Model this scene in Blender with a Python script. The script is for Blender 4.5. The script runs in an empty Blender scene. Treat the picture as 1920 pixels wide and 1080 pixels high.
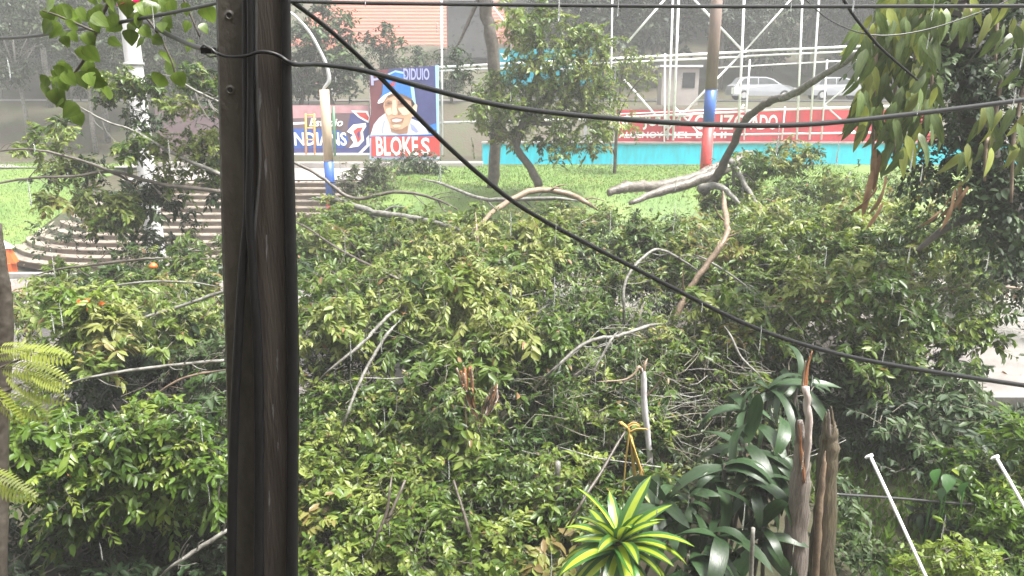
import bpy, bmesh, math, random
import numpy as np
from mathutils import Vector, Matrix, noise

# ------------------------------------------------------------------ camera, sky, sun, exposure
sc = bpy.context.scene
COL = sc.collection
CAM_Z, PITCH, FPX = 5.5, math.radians(15), 1400.0
cam_d = bpy.data.cameras.new('camera')
cam = bpy.data.objects.new('camera', cam_d)
COL.objects.link(cam)
cam.location = (0, 0, CAM_Z)
cam.rotation_euler = (math.pi / 2 - PITCH, 0, 0)
cam_d.sensor_width = 36
cam_d.lens = FPX / 1920 * 36
cam_d.clip_start = 0.05
cam_d.clip_end = 1000
sc.camera = cam

SUN_EL, SUN_AZ = math.radians(66), math.radians(112)
world = bpy.data.worlds.new('World')
sc.world = world
world.use_nodes = True
wn, wl = world.node_tree.nodes, world.node_tree.links
wn.clear()
sky = wn.new('ShaderNodeTexSky')
sky.sky_type = 'NISHITA'
sky.sun_disc = False
sky.sun_elevation = SUN_EL
sky.sun_rotation = SUN_AZ
sky.air_density = 1.0
sky.dust_density = 5.0
hsv = wn.new('ShaderNodeHueSaturation')
hsv.inputs['Saturation'].default_value = 0.05
bgn = wn.new('ShaderNodeBackground')
bgn.inputs['Strength'].default_value = 0.052
won = wn.new('ShaderNodeOutputWorld')
wl.new(sky.outputs[0], hsv.inputs['Color'])
wl.new(hsv.outputs[0], bgn.inputs['Color'])
wl.new(bgn.outputs[0], won.inputs['Surface'])

sun_d = bpy.data.lights.new('sun', 'SUN')
sun_d.energy = 1.5
sun_d.angle = math.radians(16)
sun_d.color = (1.0, 0.965, 0.90)
sun = bpy.data.objects.new('sun', sun_d)
COL.objects.link(sun)
sdir = Vector((math.cos(SUN_EL) * math.sin(SUN_AZ), math.cos(SUN_EL) * math.cos(SUN_AZ), math.sin(SUN_EL)))
sun.rotation_euler = sdir.to_track_quat('Z', 'Y').to_euler()

vs = sc.view_settings
vs.view_transform = 'Standard'
vs.look = 'None'
vs.exposure = 3.12
vs.gamma = 1.0
vs.use_curve_mapping = False
sc.cycles.max_bounces = 6
sc.cycles.diffuse_bounces = 3
sc.cycles.glossy_bounces = 2
sc.cycles.transmission_bounces = 4
sc.cycles.transparent_max_bounces = 4
sc.cycles.volume_bounces = 1
sc.cycles.use_denoising = True
HAZE_DENSITY = 0.0021

# ------------------------------------------------------------------ helpers
FWD = Vector((0, math.cos(PITCH), -math.sin(PITCH)))
UPV = Vector((0, math.sin(PITCH), math.cos(PITCH)))
CAM = Vector((0, 0, CAM_Z))


def P(px, py, Y):
    """the point of the place that stands Y metres out in front of the building, read off the photograph"""
    d = FWD + Vector((1, 0, 0)) * ((px - 960) / FPX) + UPV * ((540 - py) / FPX)
    return CAM + d * (Y / d.y)


def S(px, py, Y):
    """metres per photograph pixel at that point"""
    return (P(px, py, Y) - CAM).dot(FWD) / FPX


rng = np.random.default_rng(7)
rnd = random.Random(11)


def tag(o, label=None, cat=None, group=None, kind=None):
    if label: o['label'] = label
    if cat: o['category'] = cat
    if group: o['group'] = group
    if kind: o['kind'] = kind
    return o


def empty(name, loc, label, cat, group=None):
    o = bpy.data.objects.new(name, None)
    o.empty_display_size = 0.2
    o.location = loc
    COL.objects.link(o)
    return tag(o, label, cat, group)


def link(name, me, parent=None, kind=None):
    """one mesh object; meshes are built in world coordinates, so a child cancels its parent's place"""
    o = bpy.data.objects.new(name, me)
    COL.objects.link(o)
    if parent is not None:
        o.parent = parent
        o.location = -Vector(parent.location)
        if parent.parent is not None:
            o.location = Vector((0, 0, 0))
    if kind: o['kind'] = kind
    return o


def sub(name, me, parent):
    o = bpy.data.objects.new(name, me)
    COL.objects.link(o)
    o.parent = parent
    return o


def copy_tree(o, parent=None):
    c = o.copy()
    COL.objects.link(c)
    if parent is not None: c.parent = parent
    for ch in list(o.children):
        copy_tree(ch, c)
    return c


class MB:
    def __init__(self):
        self.v, self.f, self.m = [], [], []

    def quad(self, a, b, c, d, m=0):
        n = len(self.v)
        self.v += [tuple(a), tuple(b), tuple(c), tuple(d)]
        self.f.append((n, n + 1, n + 2, n + 3)); self.m.append(m)
        return self

    def poly(self, pts, m=0):
        n = len(self.v)
        self.v += [tuple(p) for p in pts]
        self.f.append(tuple(range(n, n + len(pts)))); self.m.append(m)
        return self

    def box(self, c, s, rz=0.0, m=0, taper=1.0):
        n = len(self.v)
        cx, cy, cz = c
        ca, sa = math.cos(rz), math.sin(rz)
        for dz in (-.5, .5):
            k = 1.0 if dz < 0 else taper
            for dx, dy in ((-.5, -.5), (.5, -.5), (.5, .5), (-.5, .5)):
                x, y = dx * s[0] * k, dy * s[1] * k
                self.v.append((cx + x * ca - y * sa, cy + x * sa + y * ca, cz + dz * s[2]))
        for q in ((0, 3, 2, 1), (4, 5, 6, 7), (0, 1, 5, 4), (1, 2, 6, 5), (2, 3, 7, 6), (3, 0, 4, 7)):
            self.f.append(tuple(n + i for i in q)); self.m.append(m)
        return self

    def tube(self, pts, rad, n=8, m=0, caps=True, jit=0.0, seed=0):
        pts = [Vector(p) for p in pts]
        if not hasattr(rad, '__len__'): rad = [rad] * len(pts)
        base = len(self.v)
        r_ = random.Random(seed)
        side = None
        for i, p in enumerate(pts):
            t = (pts[min(i + 1, len(pts) - 1)] - pts[max(i - 1, 0)]).normalized()
            if side is None:
                side = t.cross(Vector((0, 0, 1)) if abs(t.z) < .9 else Vector((1, 0, 0))).normalized()
            side = (side - t * side.dot(t)).normalized()
            up = t.cross(side)
            for k in range(n):
                a = 2 * math.pi * k / n
                r = rad[i] * (1 + jit * r_.uniform(-1, 1))
                self.v.append(tuple(p + side * (math.cos(a) * r) + up * (math.sin(a) * r)))
        for i in range(len(pts) - 1):
            for k in range(n):
                a = base + i * n + k; b = base + i * n + (k + 1) % n
                self.f.append((a, b, b + n, a + n)); self.m.append(m)
        if caps:
            self.f.append(tuple(base + k for k in reversed(range(n)))); self.m.append(m)
            e = base + (len(pts) - 1) * n
            self.f.append(tuple(e + k for k in range(n))); self.m.append(m)
        return self

    def lathe(self, c, prof, n=16, m=0):
        base = len(self.v)
        for r, z in prof:
            for k in range(n):
                a = 2 * math.pi * k / n
                self.v.append((c[0] + r * math.cos(a), c[1] + r * math.sin(a), c[2] + z))
        for i in range(len(prof) - 1):
            for k in range(n):
                a = base + i * n + k; b = base + i * n + (k + 1) % n
                self.f.append((a, b, b + n, a + n)); self.m.append(m)
        self.f.append(tuple(base + k for k in reversed(range(n)))); self.m.append(m)
        e = base + (len(prof) - 1) * n
        self.f.append(tuple(e + k for k in range(n))); self.m.append(m)
        return self

    def mesh(self, name, mats, smooth=False):
        me = bpy.data.meshes.new(name)
        me.from_pydata(self.v, [], self.f)
        for mt in (mats if isinstance(mats, (list, tuple)) else [mats]): me.materials.append(mt)
        me.polygons.foreach_set('material_index', self.m)
        if smooth: me.polygons.foreach_set('use_smooth', [True] * len(self.f))
        me.update()
        return me


def build(mb, name, mats, parent=None, smooth=False, kind=None):
    return link(name, mb.mesh(name, mats, smooth), parent, kind)


def catmull(pts, per=6):
    """smooth a list of tuples of any length"""
    pts = [np.array(p, float) for p in pts]
    if len(pts) < 3: per = max(per, 2)
    q = [pts[0] * 2 - pts[1]] + pts + [pts[-1] * 2 - pts[-2]]
    out = []
    for i in range(1, len(q) - 2):
        for k in range(per):
            t = k / per
            a, b, c, d = q[i - 1], q[i], q[i + 1], q[i + 2]
            out.append(.5 * ((2 * b) + (-a + c) * t + (2 * a - 5 * b + 4 * c - d) * t * t + (-a + 3 * b - 3 * c + d) * t ** 3))
    out.append(pts[-1])
    return out


def pix_tube(mb, pts, n=7, per=5, jit=0.0, wob=0.0, seed=0):
    """pts: (px, py, distance, width in px); becomes a limb of real size at that distance"""
    cs = catmull(pts, per)
    r_ = random.Random(seed)
    P3, R3 = [], []
    for x, y, Y, w in cs:
        p = P(x, y, Y); s = S(x, y, Y)
        if wob: p = p + Vector((r_.gauss(0, 1), r_.gauss(0, 1), r_.gauss(0, 1))) * (wob * w * s)
        P3.append(p); R3.append(max(w * s / 2, .002))
    mb.tube(P3, R3, n, jit=jit, seed=seed)
    return P3


# ------------------------------------------------------------------ materials
def node_mat(name):
    m = bpy.data.materials.new(name)
    m.use_nodes = True
    nt = m.node_tree
    return m, nt.nodes, nt.links, nt.nodes['Principled BSDF']


def mat(name, c1, c2=None, scale=4.0, rough=.6, rough2=None, bump=0.0, bscale=None, stretch=(1, 1, 1), metal=0.0, spec=.5, lo=.35, hi=.65, detail=6):
    m, N, L, b = node_mat(name)
    b.inputs['Metallic'].default_value = metal
    b.inputs['Specular IOR Level'].default_value = spec
    b.inputs['Roughness'].default_value = rough
    c2 = c2 or tuple(min(1, c * .7) for c in c1)
    tc = N.new('ShaderNodeTexCoord')
    mp = N.new('ShaderNodeMapping'); mp.inputs['Scale'].default_value = stretch
    L.new(tc.outputs['Object'], mp.inputs['Vector'])
    nz = N.new('ShaderNodeTexNoise'); nz.inputs['Scale'].default_value = scale; nz.inputs['Detail'].default_value = detail
    nz.inputs['Roughness'].default_value = .65
    L.new(mp.outputs[0], nz.inputs['Vector'])
    cr = N.new('ShaderNodeValToRGB')
    cr.color_ramp.elements[0].position = lo; cr.color_ramp.elements[0].color = (*c1, 1)
    cr.color_ramp.elements[1].position = hi; cr.color_ramp.elements[1].color = (*c2, 1)
    L.new(nz.outputs[0], cr.inputs[0]); L.new(cr.outputs[0], b.inputs['Base Color'])
    if rough2 is not None:
        mr = N.new('ShaderNodeMapRange'); mr.inputs['From Min'].default_value = lo; mr.inputs['From Max'].default_value = hi
        mr.inputs['To Min'].default_value = rough; mr.inputs['To Max'].default_value = rough2
        L.new(nz.outputs[0], mr.inputs['Value']); L.new(mr.outputs[0], b.inputs['Roughness'])
    if bump:
        n2 = N.new('ShaderNodeTexNoise'); n2.inputs['Scale'].default_value = bscale or scale * 4; n2.inputs['Detail'].default_value = 5
        L.new(mp.outputs[0], n2.inputs['Vector'])
        bp = N.new('ShaderNodeBump'); bp.inputs['Strength'].default_value = bump; bp.inputs['Distance'].default_value = .02
        L.new(n2.outputs[0], bp.inputs['Height']); L.new(bp.outputs[0], b.inputs['Normal'])
    return m


def leaf_mat(name, stops, rough=.32, trans=.28, spec=.32):
    """leaf colour from each leaf's own tone value; wet gloss; light passes through the blade"""
    m, N, L, b = node_mat(name)
    at = N.new('ShaderNodeAttribute'); at.attribute_name = 'tone'
    cr = N.new('ShaderNodeValToRGB')
    el = cr.color_ramp.elements
    el[0].position = stops[0][0]; el[0].color = (*stops[0][1], 1)
    el[1].position = stops[-1][0]; el[1].color = (*stops[-1][1], 1)
    for p, c in stops[1:-1]:
        e = el.new(p); e.color = (*c, 1)
    L.new(at.outputs['Fac'], cr.inputs[0])
    ge = N.new('ShaderNodeNewGeometry')
    pale = N.new('ShaderNodeHueSaturation'); pale.inputs['Saturation'].default_value = .78; pale.inputs['Value'].default_value = 1.35
    L.new(cr.outputs[0], pale.inputs['Color'])
    mc = N.new('ShaderNodeMix'); mc.data_type = 'RGBA'
    L.new(ge.outputs['Backfacing'], mc.inputs[0]); L.new(cr.outputs[0], mc.inputs[6]); L.new(pale.outputs[0], mc.inputs[7])
    L.new(mc.outputs[2], b.inputs['Base Color'])
    b.inputs['Roughness'].default_value = rough
    b.inputs['Specular IOR Level'].default_value = spec
    b.inputs['Coat Weight'].default_value = .04; b.inputs['Coat Roughness'].default_value = .2
    tr = N.new('ShaderNodeBsdfTranslucent')
    hs = N.new('ShaderNodeHueSaturation'); hs.inputs['Value'].default_value = 1.5; hs.inputs['Saturation'].default_value = 1.15
    L.new(cr.outputs[0], hs.inputs['Color']); L.new(hs.outputs[0], tr.inputs['Color'])
    mx = N.new('ShaderNodeMixShader'); mx.inputs[0].default_value = trans
    out = N['Material Output']
    L.new(b.outputs[0], mx.inputs[1]); L.new(tr.outputs[0], mx.inputs[2]); L.new(mx.outputs[0], out.inputs['Surface'])
    return m


def plain_leaf(name, c1, c2, rough=.3, trans=.25, scale=6, stretch=(1, 6, 1)):
    """a big leaf: two greens in veins along the blade"""
    m = mat(name, c1, c2, scale=scale, rough=rough, stretch=stretch, bump=.15, bscale=20)
    N, L = m.node_tree.nodes, m.node_tree.links
    b = N['Principled BSDF']; cr = [n for n in N if n.type == 'VALTORGB'][0]
    oi = N.new('ShaderNodeObjectInfo')
    hs = N.new('ShaderNodeHueSaturation')
    mr = N.new('ShaderNodeMapRange'); mr.inputs['To Min'].default_value = .65; mr.inputs['To Max'].default_value = 1.35
    L.new(oi.outputs['Random'], mr.inputs['Value']); L.new(mr.outputs[0], hs.inputs['Value'])
    L.new(cr.outputs[0], hs.inputs['Color']); L.new(hs.outputs[0], b.inputs['Base Color'])
    tr = N.new('ShaderNodeBsdfTranslucent'); L.new(hs.outputs[0], tr.inputs['Color'])
    mx = N.new('ShaderNodeMixShader'); mx.inputs[0].default_value = trans
    L.new(b.outputs[0], mx.inputs[1]); L.new(tr.outputs[0], mx.inputs[2]); L.new(mx.outputs[0], N['Material Output'].inputs['Surface'])
    return m


M = {}
GREEN = [(0, (.010, .026, .004)), (.35, (.033, .068, .010)), (.65, (.080, .128, .018)), (.9, (.175, .215, .045)), (1, (.17, .12, .05))]
M['leaf'] = leaf_mat('leaf_green', GREEN, .38, .28)
M['leaf_pale'] = leaf_mat('leaf_pale_green', [(0, (.016, .040, .007)), (.4, (.060, .104, .016)), (.75, (.135, .182, .038)), (.9, (.18, .20, .055)), (1, (.20, .12, .06))], .42, .3)
M['leaf_bright'] = leaf_mat('leaf_bright_green', [(0, (.018, .044, .006)), (.5, (.072, .130, .015)), (1, (.175, .225, .035))], .36, .3)
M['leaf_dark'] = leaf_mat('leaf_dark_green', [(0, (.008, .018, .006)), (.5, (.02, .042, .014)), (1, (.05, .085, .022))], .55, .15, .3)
M['leaf_dull'] = leaf_mat('leaf_dull_olive', [(0, (.02, .03, .012)), (.5, (.05, .07, .026)), (.85, (.09, .11, .045)), (1, (.15, .09, .045))], .4, .25)
M['leaf_yellow'] = leaf_mat('leaf_yellow_green', [(0, (.07, .10, .02)), (.6, (.14, .17, .04)), (1, (.2, .19, .06))], .4, .35)
M['leaf_far'] = leaf_mat('leaf_far_green', [(0, (.008, .015, .007)), (.5, (.022, .036, .016)), (1, (.05, .07, .028))], .5, .15)
M['twig'] = mat('twig_bark', (.10, .085, .06), (.2, .18, .14), 8, .6)
M['twig_dark'] = mat('twig_dark_bark', (.035, .028, .02), (.07, .06, .045), 8, .6)
M['bark_pale'] = mat('wet_pale_bark', (.17, .15, .125), (.06, .052, .043), 8, .45, bump=.8, bscale=22)
M['bark_grey'] = mat('lichen_grey_bark', (.075, .07, .058), (.20, .195, .175), 9, .5, bump=.7, bscale=20)
M['bark_dark'] = mat('wet_dark_bark', (.045, .036, .028), (.10, .085, .07), 6, .45, bump=.7, bscale=16)
M['bark_tan'] = mat('tan_bark', (.22, .16, .11), (.12, .085, .06), 9, .5, bump=.5)
M['torn_wood'] = mat('torn_orange_wood', (.46, .20, .085), (.26, .10, .045), 10, .55, stretch=(6, 6, 1), bump=.8, bscale=30)
M['dead_leaf'] = mat('dead_leaf', (.20, .10, .05), (.30, .19, .10), 6, .6)
M['soil'] = mat('wet_soil', (.020, .016, .010), (.055, .05, .022), 1.6, .55, bump=.9, bscale=14)


def make_ground_mat():
    m = mat('garden_soil_and_moss', (.045, .032, .020), (.040, .046, .018), 0.9, .6, bump=1.0, bscale=9)
    return m


M['ground'] = make_ground_mat()
M['lawn'] = mat('short_lawn', (.065, .125, .02), (.115, .165, .032), .45, .6, bump=.8, bscale=40)
M['grass'] = leaf_mat('grass_blade', [(0, (.06, .12, .016)), (.5, (.095, .165, .026)), (1, (.14, .20, .04))], .45, .3)
M['street'] = mat('wet_concrete_street', (.17, .155, .15), (.25, .23, .22), .8, .12, rough2=.35, bump=.25, bscale=18)
M['kerb'] = mat('kerb_concrete', (.28, .27, .25), (.18, .17, .16), 4, .45, bump=.3)
M['tread'] = mat('wet_stone_tread', (.30, .26, .22), (.20, .17, .145), 1.4, .22, rough2=.4, bump=.25)
M['riser'] = mat('brown_stone_riser', (.125, .095, .07), (.075, .056, .043), 2, .5, bump=.4)
M['plaza'] = mat('plaza_concrete', (.34, .32, .30), (.24, .22, .21), 1.5, .3, bump=.2)
M['asphalt'] = mat('wet_asphalt', (.05, .05, .052), (.075, .073, .072), 1.4, .25, rough2=.45, bump=.3)
M['pole'] = mat('wet_weathered_pole', (.022, .018, .015), (.050, .041, .034), 7, .34, rough2=.6, bump=.35, bscale=34, stretch=(3, 3, .3), detail=10)
M['pole_flank'] = mat('pole_concrete_flank', (.040, .036, .028), (.068, .062, .050), 9, .5, bump=.35, bscale=30, stretch=(2, 2, 1))
M['scrape'] = mat('pale_scrape', (.15, .15, .15), (.07, .07, .075), 60, .5, stretch=(1, 1, .3))
M['cable'] = mat('black_cable', (.004, .004, .0045), (.007, .007, .008), 20, .42, spec=.3)
M['cable_grey'] = mat('weathered_grey_cable', (.03, .03, .03), (.045, .045, .045), 20, .4)
M['hole'] = mat('bolt_hole_shadow', (.012, .010, .009), (.02, .017, .015), 20, .8)
M['white_metal'] = mat('white_painted_steel', (.80, .80, .80), (.66, .66, .67), 3, .4)
M['grey_metal'] = mat('galvanised_steel', (.5, .5, .5), (.4, .4, .4), 6, .4, metal=.4)
M['lamp_white'] = mat('white_concrete_post', (.60, .59, .60), (.48, .47, .47), 3, .5, stretch=(3, 3, .6), bump=.2)
M['turquoise'] = mat('turquoise_paint', (.025, .46, .60), (.045, .30, .37), 2.2, .45, stretch=(2.2, 1, .5), bump=.2, lo=.40, hi=.75)
M['wall_base'] = mat('grey_wall_base', (.25, .25, .25), (.16, .16, .16), 2, .6, bump=.3)
M['red_banner'] = mat('red_paint', (.55, .055, .075), (.36, .06, .07), 2.0, .5, stretch=(2, 1, .5), lo=.4, hi=.78)
M['white_paint'] = mat('white_paint', (.80, .79, .79), (.7, .69, .69), 5, .5)
M['red_paint'] = mat('bright_red_paint', (.60, .045, .045), (.40, .06, .055), 5, .45, bump=.15)
M['blue_paint'] = mat('bright_blue_paint', (.018, .095, .42), (.04, .09, .26), 5, .45, bump=.15)
M['tan_paint'] = mat('tan_painted_post', (.52, .40, .29), (.40, .30, .22), 3, .5, stretch=(2, 2, .5), bump=.15)
M['brown_post'] = mat('brown_post', (.20, .145, .115), (.14, .10, .085), 3, .5, stretch=(2, 2, .5), bump=.25)
M['teal_board'] = mat('teal_board', (.03, .30, .38), (.03, .24, .33), 2, .4)
M['tile_red'] = mat('red_clay_tile', (.36, .10, .06), (.26, .085, .06), .5, .55)
M['house_wall'] = mat('faded_plaster', (.34, .31, .29), (.26, .23, .22), 1, .7)
M['house_front'] = mat('ochre_house_front', (.30, .24, .18), (.24, .19, .14), 1.2, .7)
M['glass_dark'] = mat('dark_glass', (.04, .043, .047), (.06, .063, .067), 3, .12)
M['car_paint'] = mat('silver_car_paint', (.36, .37, .39), (.33, .34, .36), 2, .25, metal=.3)
M['tyre'] = mat('black_rubber', (.015, .015, .015), (.025, .025, .025), 8, .7)
M['orange'] = mat('orange_plastic', (.75, .14, .03), (.62, .10, .025), 3, .4)
M['orange_paint'] = mat('orange_painted_bar', (.70, .30, .04), (.6, .24, .04), 3, .45)
M['green_paint'] = mat('green_painted_bar', (.06, .17, .09), (.05, .13, .07), 3, .45)
M['flower'] = leaf_mat('orange_petal', [(0, (.6, .09, .015)), (1, (.85, .22, .03))], .45, .3)
M['pink'] = leaf_mat('pink_petal', [(0, (.6, .06, .14)), (1, (.8, .15, .3))], .45, .3)
M['navy'] = mat('navy_mural_paint', (.055, .06, .20), (.04, .045, .16), 2, .5)
M['maroon'] = mat('maroon_mural_paint', (.16, .045, .055), (.12, .03, .045), 2, .5)
M['darkmural'] = mat('charcoal_mural_paint', (.10, .07, .08), (.14, .09, .10), 2, .5)
M['capblue'] = mat('cap_blue_paint', (.02, .20, .66), (.02, .15, .54), 3, .5)
M['skyblue'] = mat('light_blue_paint', (.36, .58, .82), (.30, .5, .75), 3, .5)
M['skin'] = mat('skin_tone_paint', (.62, .38, .26), (.54, .31, .20), 2.2, .5)
M['skin_light'] = mat('light_skin_paint', (.76, .58, .42), (.70, .5, .36), 3, .5)
M['skin_dark'] = mat('shaded_skin_paint', (.33, .19, .13), (.28, .15, .10), 3, .5)
M['hairpaint'] = mat('dark_hair_paint', (.05, .035, .035), (.08, .05, .045), 3, .5)
M['lilac'] = mat('lilac_paint', (.36, .38, .66), (.30, .32, .58), 3, .5)
M['jacket'] = mat('pale_jacket_paint', (.62, .66, .76), (.50, .55, .68), 2.2, .5)
M['mouth'] = mat('pale_pink_paint', (.75, .55, .58), (.7, .5, .54), 3, .5)
M['pinkpaint'] = mat('washed_pink_paint', (.45, .26, .28), (.34, .18, .2), 2, .5)
M['post_wood'] = mat('grey_split_wood', (.22, .19, .17), (.10, .08, .07), 3.5, .5, stretch=(9, 9, .8), bump=1.0, bscale=8)
M['post_moss'] = mat('dark_mossy_wood', (.055, .042, .03), (.11, .09, .055), 3.5, .55, stretch=(5, 5, .9), bump=1.0, bscale=8)
M['stripped'] = mat('stripped_pale_wood', (.46, .41, .38), (.30, .24, .22), 4, .45, stretch=(6, 6, .8), bump=.5)
M['white_pipe'] = mat('weathered_white_pipe', (.58, .56, .58), (.40, .38, .40), 5, .35)
M['straw'] = mat('straw_yellow_stalk', (.50, .36, .10), (.40, .26, .08), 6, .5)
M['drac_green'] = plain_leaf('dracaena_green', (.03, .10, .018), (.05, .135, .025), .28, .25)
M['drac_lime'] = plain_leaf('dracaena_lime', (.38, .44, .03), (.26, .37, .03), .3, .3)
M['glossy'] = plain_leaf('glossy_dark_strap_leaf', (.016, .040, .014), (.035, .066, .024), .38, .15)
M['pothos'] = plain_leaf('vine_leaf', (.045, .080, .014), (.11, .15, .035), .33, .3)
M['pothos_yellow'] = plain_leaf('yellowing_vine_leaf', (.24, .26, .05), (.16, .20, .04), .34, .38)
M['heart'] = plain_leaf('backlit_heart_leaf', (.075, .13, .018), (.13, .19, .03), .35, .45)
M['frond'] = plain_leaf('feathery_leaflets', (.20, .25, .035), (.26, .29, .05), .5, .4)
M['water'], _n, _l, _b = node_mat('rain_water')
_b.inputs['Base Color'].default_value = (.85, .88, .9, 1)
_b.inputs['Roughness'].default_value = .05
_b.inputs['Transmission Weight'].default_value = .8
_b.inputs['IOR'].default_value = 1.33


# ------------------------------------------------------------------ leaves
def np_mesh(name, verts, faces_list, mats, tone=None, face_mat=None):
    """faces_list: list of (n,k) index arrays"""
    me = bpy.data.meshes.new(name)
    nv = len(verts)
    me.vertices.add(nv); me.vertices.foreach_set('co', np.ascontiguousarray(verts, dtype=np.float32).ravel())
    nl = sum(f.size for f in faces_list); nf = sum(len(f) for f in faces_list)
    me.loops.add(nl); me.polygons.add(nf)
    me.loops.foreach_set('vertex_index', np.concatenate([f.ravel() for f in faces_list]).astype(np.int32))
    ls, o = [], 0
    for f in faces_list:
        ls.append(o + np.arange(len(f)) * f.shape[1]); o += f.size
    me.polygons.foreach_set('loop_start', np.concatenate(ls).astype(np.int32))
    for mt in (mats if isinstance(mats, (list, tuple)) else [mats]): me.materials.append(mt)
    me.update(calc_edges=True)
    if tone is not None:
        a = me.attributes.new('tone', 'FLOAT', 'FACE')
        a.data.foreach_set('value', np.asarray(tone, dtype=np.float32))
    return me


# a folded blade: midrib sags at the tip, the two halves stand up from it
LEAF_V = np.array([(0, 0, 0), (.50, 0, -.03), (1, 0, -.16), (.28, .42, .05), (.66, .36, .00), (.28, -.42, .05), (.66, -.36, .00)])
LEAF_F = [np.array([(0, 1, 4, 3), (1, 2, 4, 4), (0, 5, 6, 1), (1, 6, 2, 2)])]
LEAF_Q = np.array([(0, 1, 4, 3), (0, 5, 6, 1)])
LEAF_T = np.array([(1, 2, 4), (1, 6, 2)])


def norm(a):
    return a / np.maximum(np.linalg.norm(a, axis=1, keepdims=True), 1e-9)


def leaves_mesh(name, pos, d, n, length, width, tone, material):
    d = norm(d); n = norm(n - d * (n * d).sum(1, keepdims=True)); s = np.cross(n, d)
    N = len(pos)
    lv = LEAF_V
    V = (pos[:, None, :] + length[:, None, None] * lv[None, :, 0:1] * d[:, None, :]
         + (length * width)[:, None, None] * lv[None, :, 1:2] * s[:, None, :]
         + length[:, None, None] * lv[None, :, 2:3] * n[:, None, :]).reshape(-1, 3)
    off = (np.arange(N) * len(lv))[:, None, None]
    q = (LEAF_Q[None] + off).reshape(-1, 4); t = (LEAF_T[None] + off).reshape(-1, 3)
    tn = np.concatenate([np.repeat(tone, 2), np.repeat(tone, 2)])
    return np_mesh(name, V, [q, t], material, np.clip(tn, 0, 1))


def twigs_mesh(name, a, b, c, r, material):
    """three-sided twigs through a, b, c"""
    N = len(a)
    t = norm(c - a); s = norm(np.cross(t, np.array([.3, .2, 1.0]))); u = np.cross(t, s)
    V = []
    for p, k in ((a, 1.0), (b, .75), (c, .35)):
        for ang in (0, 2.09, 4.19):
            V.append(p + (s * math.cos(ang) + u * math.sin(ang)) * (r * k)[:, None])
    V = np.stack(V, 1).reshape(-1, 3)
    fq = []
    for ring in (0, 3):
        for k in range(3):
            fq.append((ring + k, ring + (k + 1) % 3, ring + 3 + (k + 1) % 3, ring + 3 + k))
    q = (np.array(fq)[None] + (np.arange(N) * 9)[:, None, None]).reshape(-1, 4)
    return np_mesh(name, V, [q], material)


def clumps(C, R, tw=14, lv=12, L=.11, W=.45, up=.35, droop=.25, tone=.5, tvar=.18, tw_r=.006, seed=0, flat=.8):
    """sprays of twigs that leave each clump's centre and carry leaves along their outer part"""
    g = np.random.default_rng(seed)
    C = np.asarray(C, float); R = np.asarray(R, float)
    N = len(C)
    idx = np.repeat(np.arange(N), tw); T = len(idx)
    dirs = g.normal(size=(T, 3)); dirs[:, 2] = dirs[:, 2] * flat + up
    dirs = norm(dirs)
    ln = R[idx] * g.uniform(.55, 1.2, T)
    st = C[idx] + g.normal(size=(T, 3)) * (R[idx] * .28)[:, None]
    t = np.linspace(.3, 1.0, lv)[None] + g.uniform(-.05, .05, (T, lv))
    pos = st[:, None] + dirs[:, None] * (ln[:, None] * t)[..., None]
    pos[..., 2] -= droop * ln[:, None] * t * t
    tan = dirs[:, None] * np.ones((1, lv, 1)); tan = tan.copy(); tan[..., 2] -= 2 * droop * t
    perp = np.cross(tan, np.array([0, 0, 1.0]) + g.normal(size=(T, 1, 3)) * .5)
    perp /= np.maximum(np.linalg.norm(perp, axis=-1, keepdims=True), 1e-6)
    sign = np.where(np.arange(lv) % 2 == 0, 1, -1)[None, :, None]
    ld = tan * .6 + perp * sign * .85 + g.normal(size=(T, lv, 3)) * .25
    ld[..., 2] -= .22
    nr = np.array([0, 0, 1.0]) + g.normal(size=(T, lv, 3)) * .42 + dirs[:, None] * .25
    length = L * g.uniform(.65, 1.25, (T, lv)) * g.uniform(.6, 1.35, N)[idx][:, None]
    ct = tone + g.normal(0, tvar, N)
    tt = ct[idx][:, None] + g.normal(0, .07, (T, 1)) + g.normal(0, .09, (T, lv))
    dead = g.random((T, lv)) < .014
    tt = np.clip(tt, 0, .9); tt[dead] = 1.0
    wilt = g.random(N) < .035
    tt[wilt[idx]] = g.uniform(.88, 1.0, (int(wilt[idx].sum()), lv))
    a = st; c = pos[:, -1]; b = st + dirs * (ln * .5)[:, None]; b[:, 2] -= droop * ln * .25
    return dict(pos=pos.reshape(-1, 3), d=ld.reshape(-1, 3), n=nr.reshape(-1, 3), L=length.ravel(), W=np.full(T * lv, W), tone=tt.ravel(),
                a=a, b=b, c=c, r=np.full(T, tw_r))


def foliage(parent, C, R, material, twigm, name='crown', local=False, **kw):
    k = clumps(C, R, **kw)
    me = leaves_mesh(name, k['pos'], k['d'], k['n'], k['L'], k['W'], k['tone'], material)
    mt = twigs_mesh('twigs', k['a'], k['b'], k['c'], k['r'], twigm)
    lk = sub if local else link
    o = lk(name, me, parent); o['kind'] = 'stuff'
    o2 = lk('twigs', mt, parent); o2['kind'] = 'stuff'
    return o, o2


def inside(poly, x, y):
    c = False
    j = len(poly) - 1
    for i in range(len(poly)):
        xi, yi = poly[i]; xj, yj = poly[j]
        if (yi > y) != (yj > y) and x < (xj - xi) * (y - yi) / (yj - yi) + xi: c = not c
        j = i
    return c


def depth_at(py):
    return float(np.interp(py, [280, 330, 400, 450, 550, 700, 900, 1080], [20.5, 19.5, 18, 16, 13, 10.6, 8.6, 7.2]))


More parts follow.
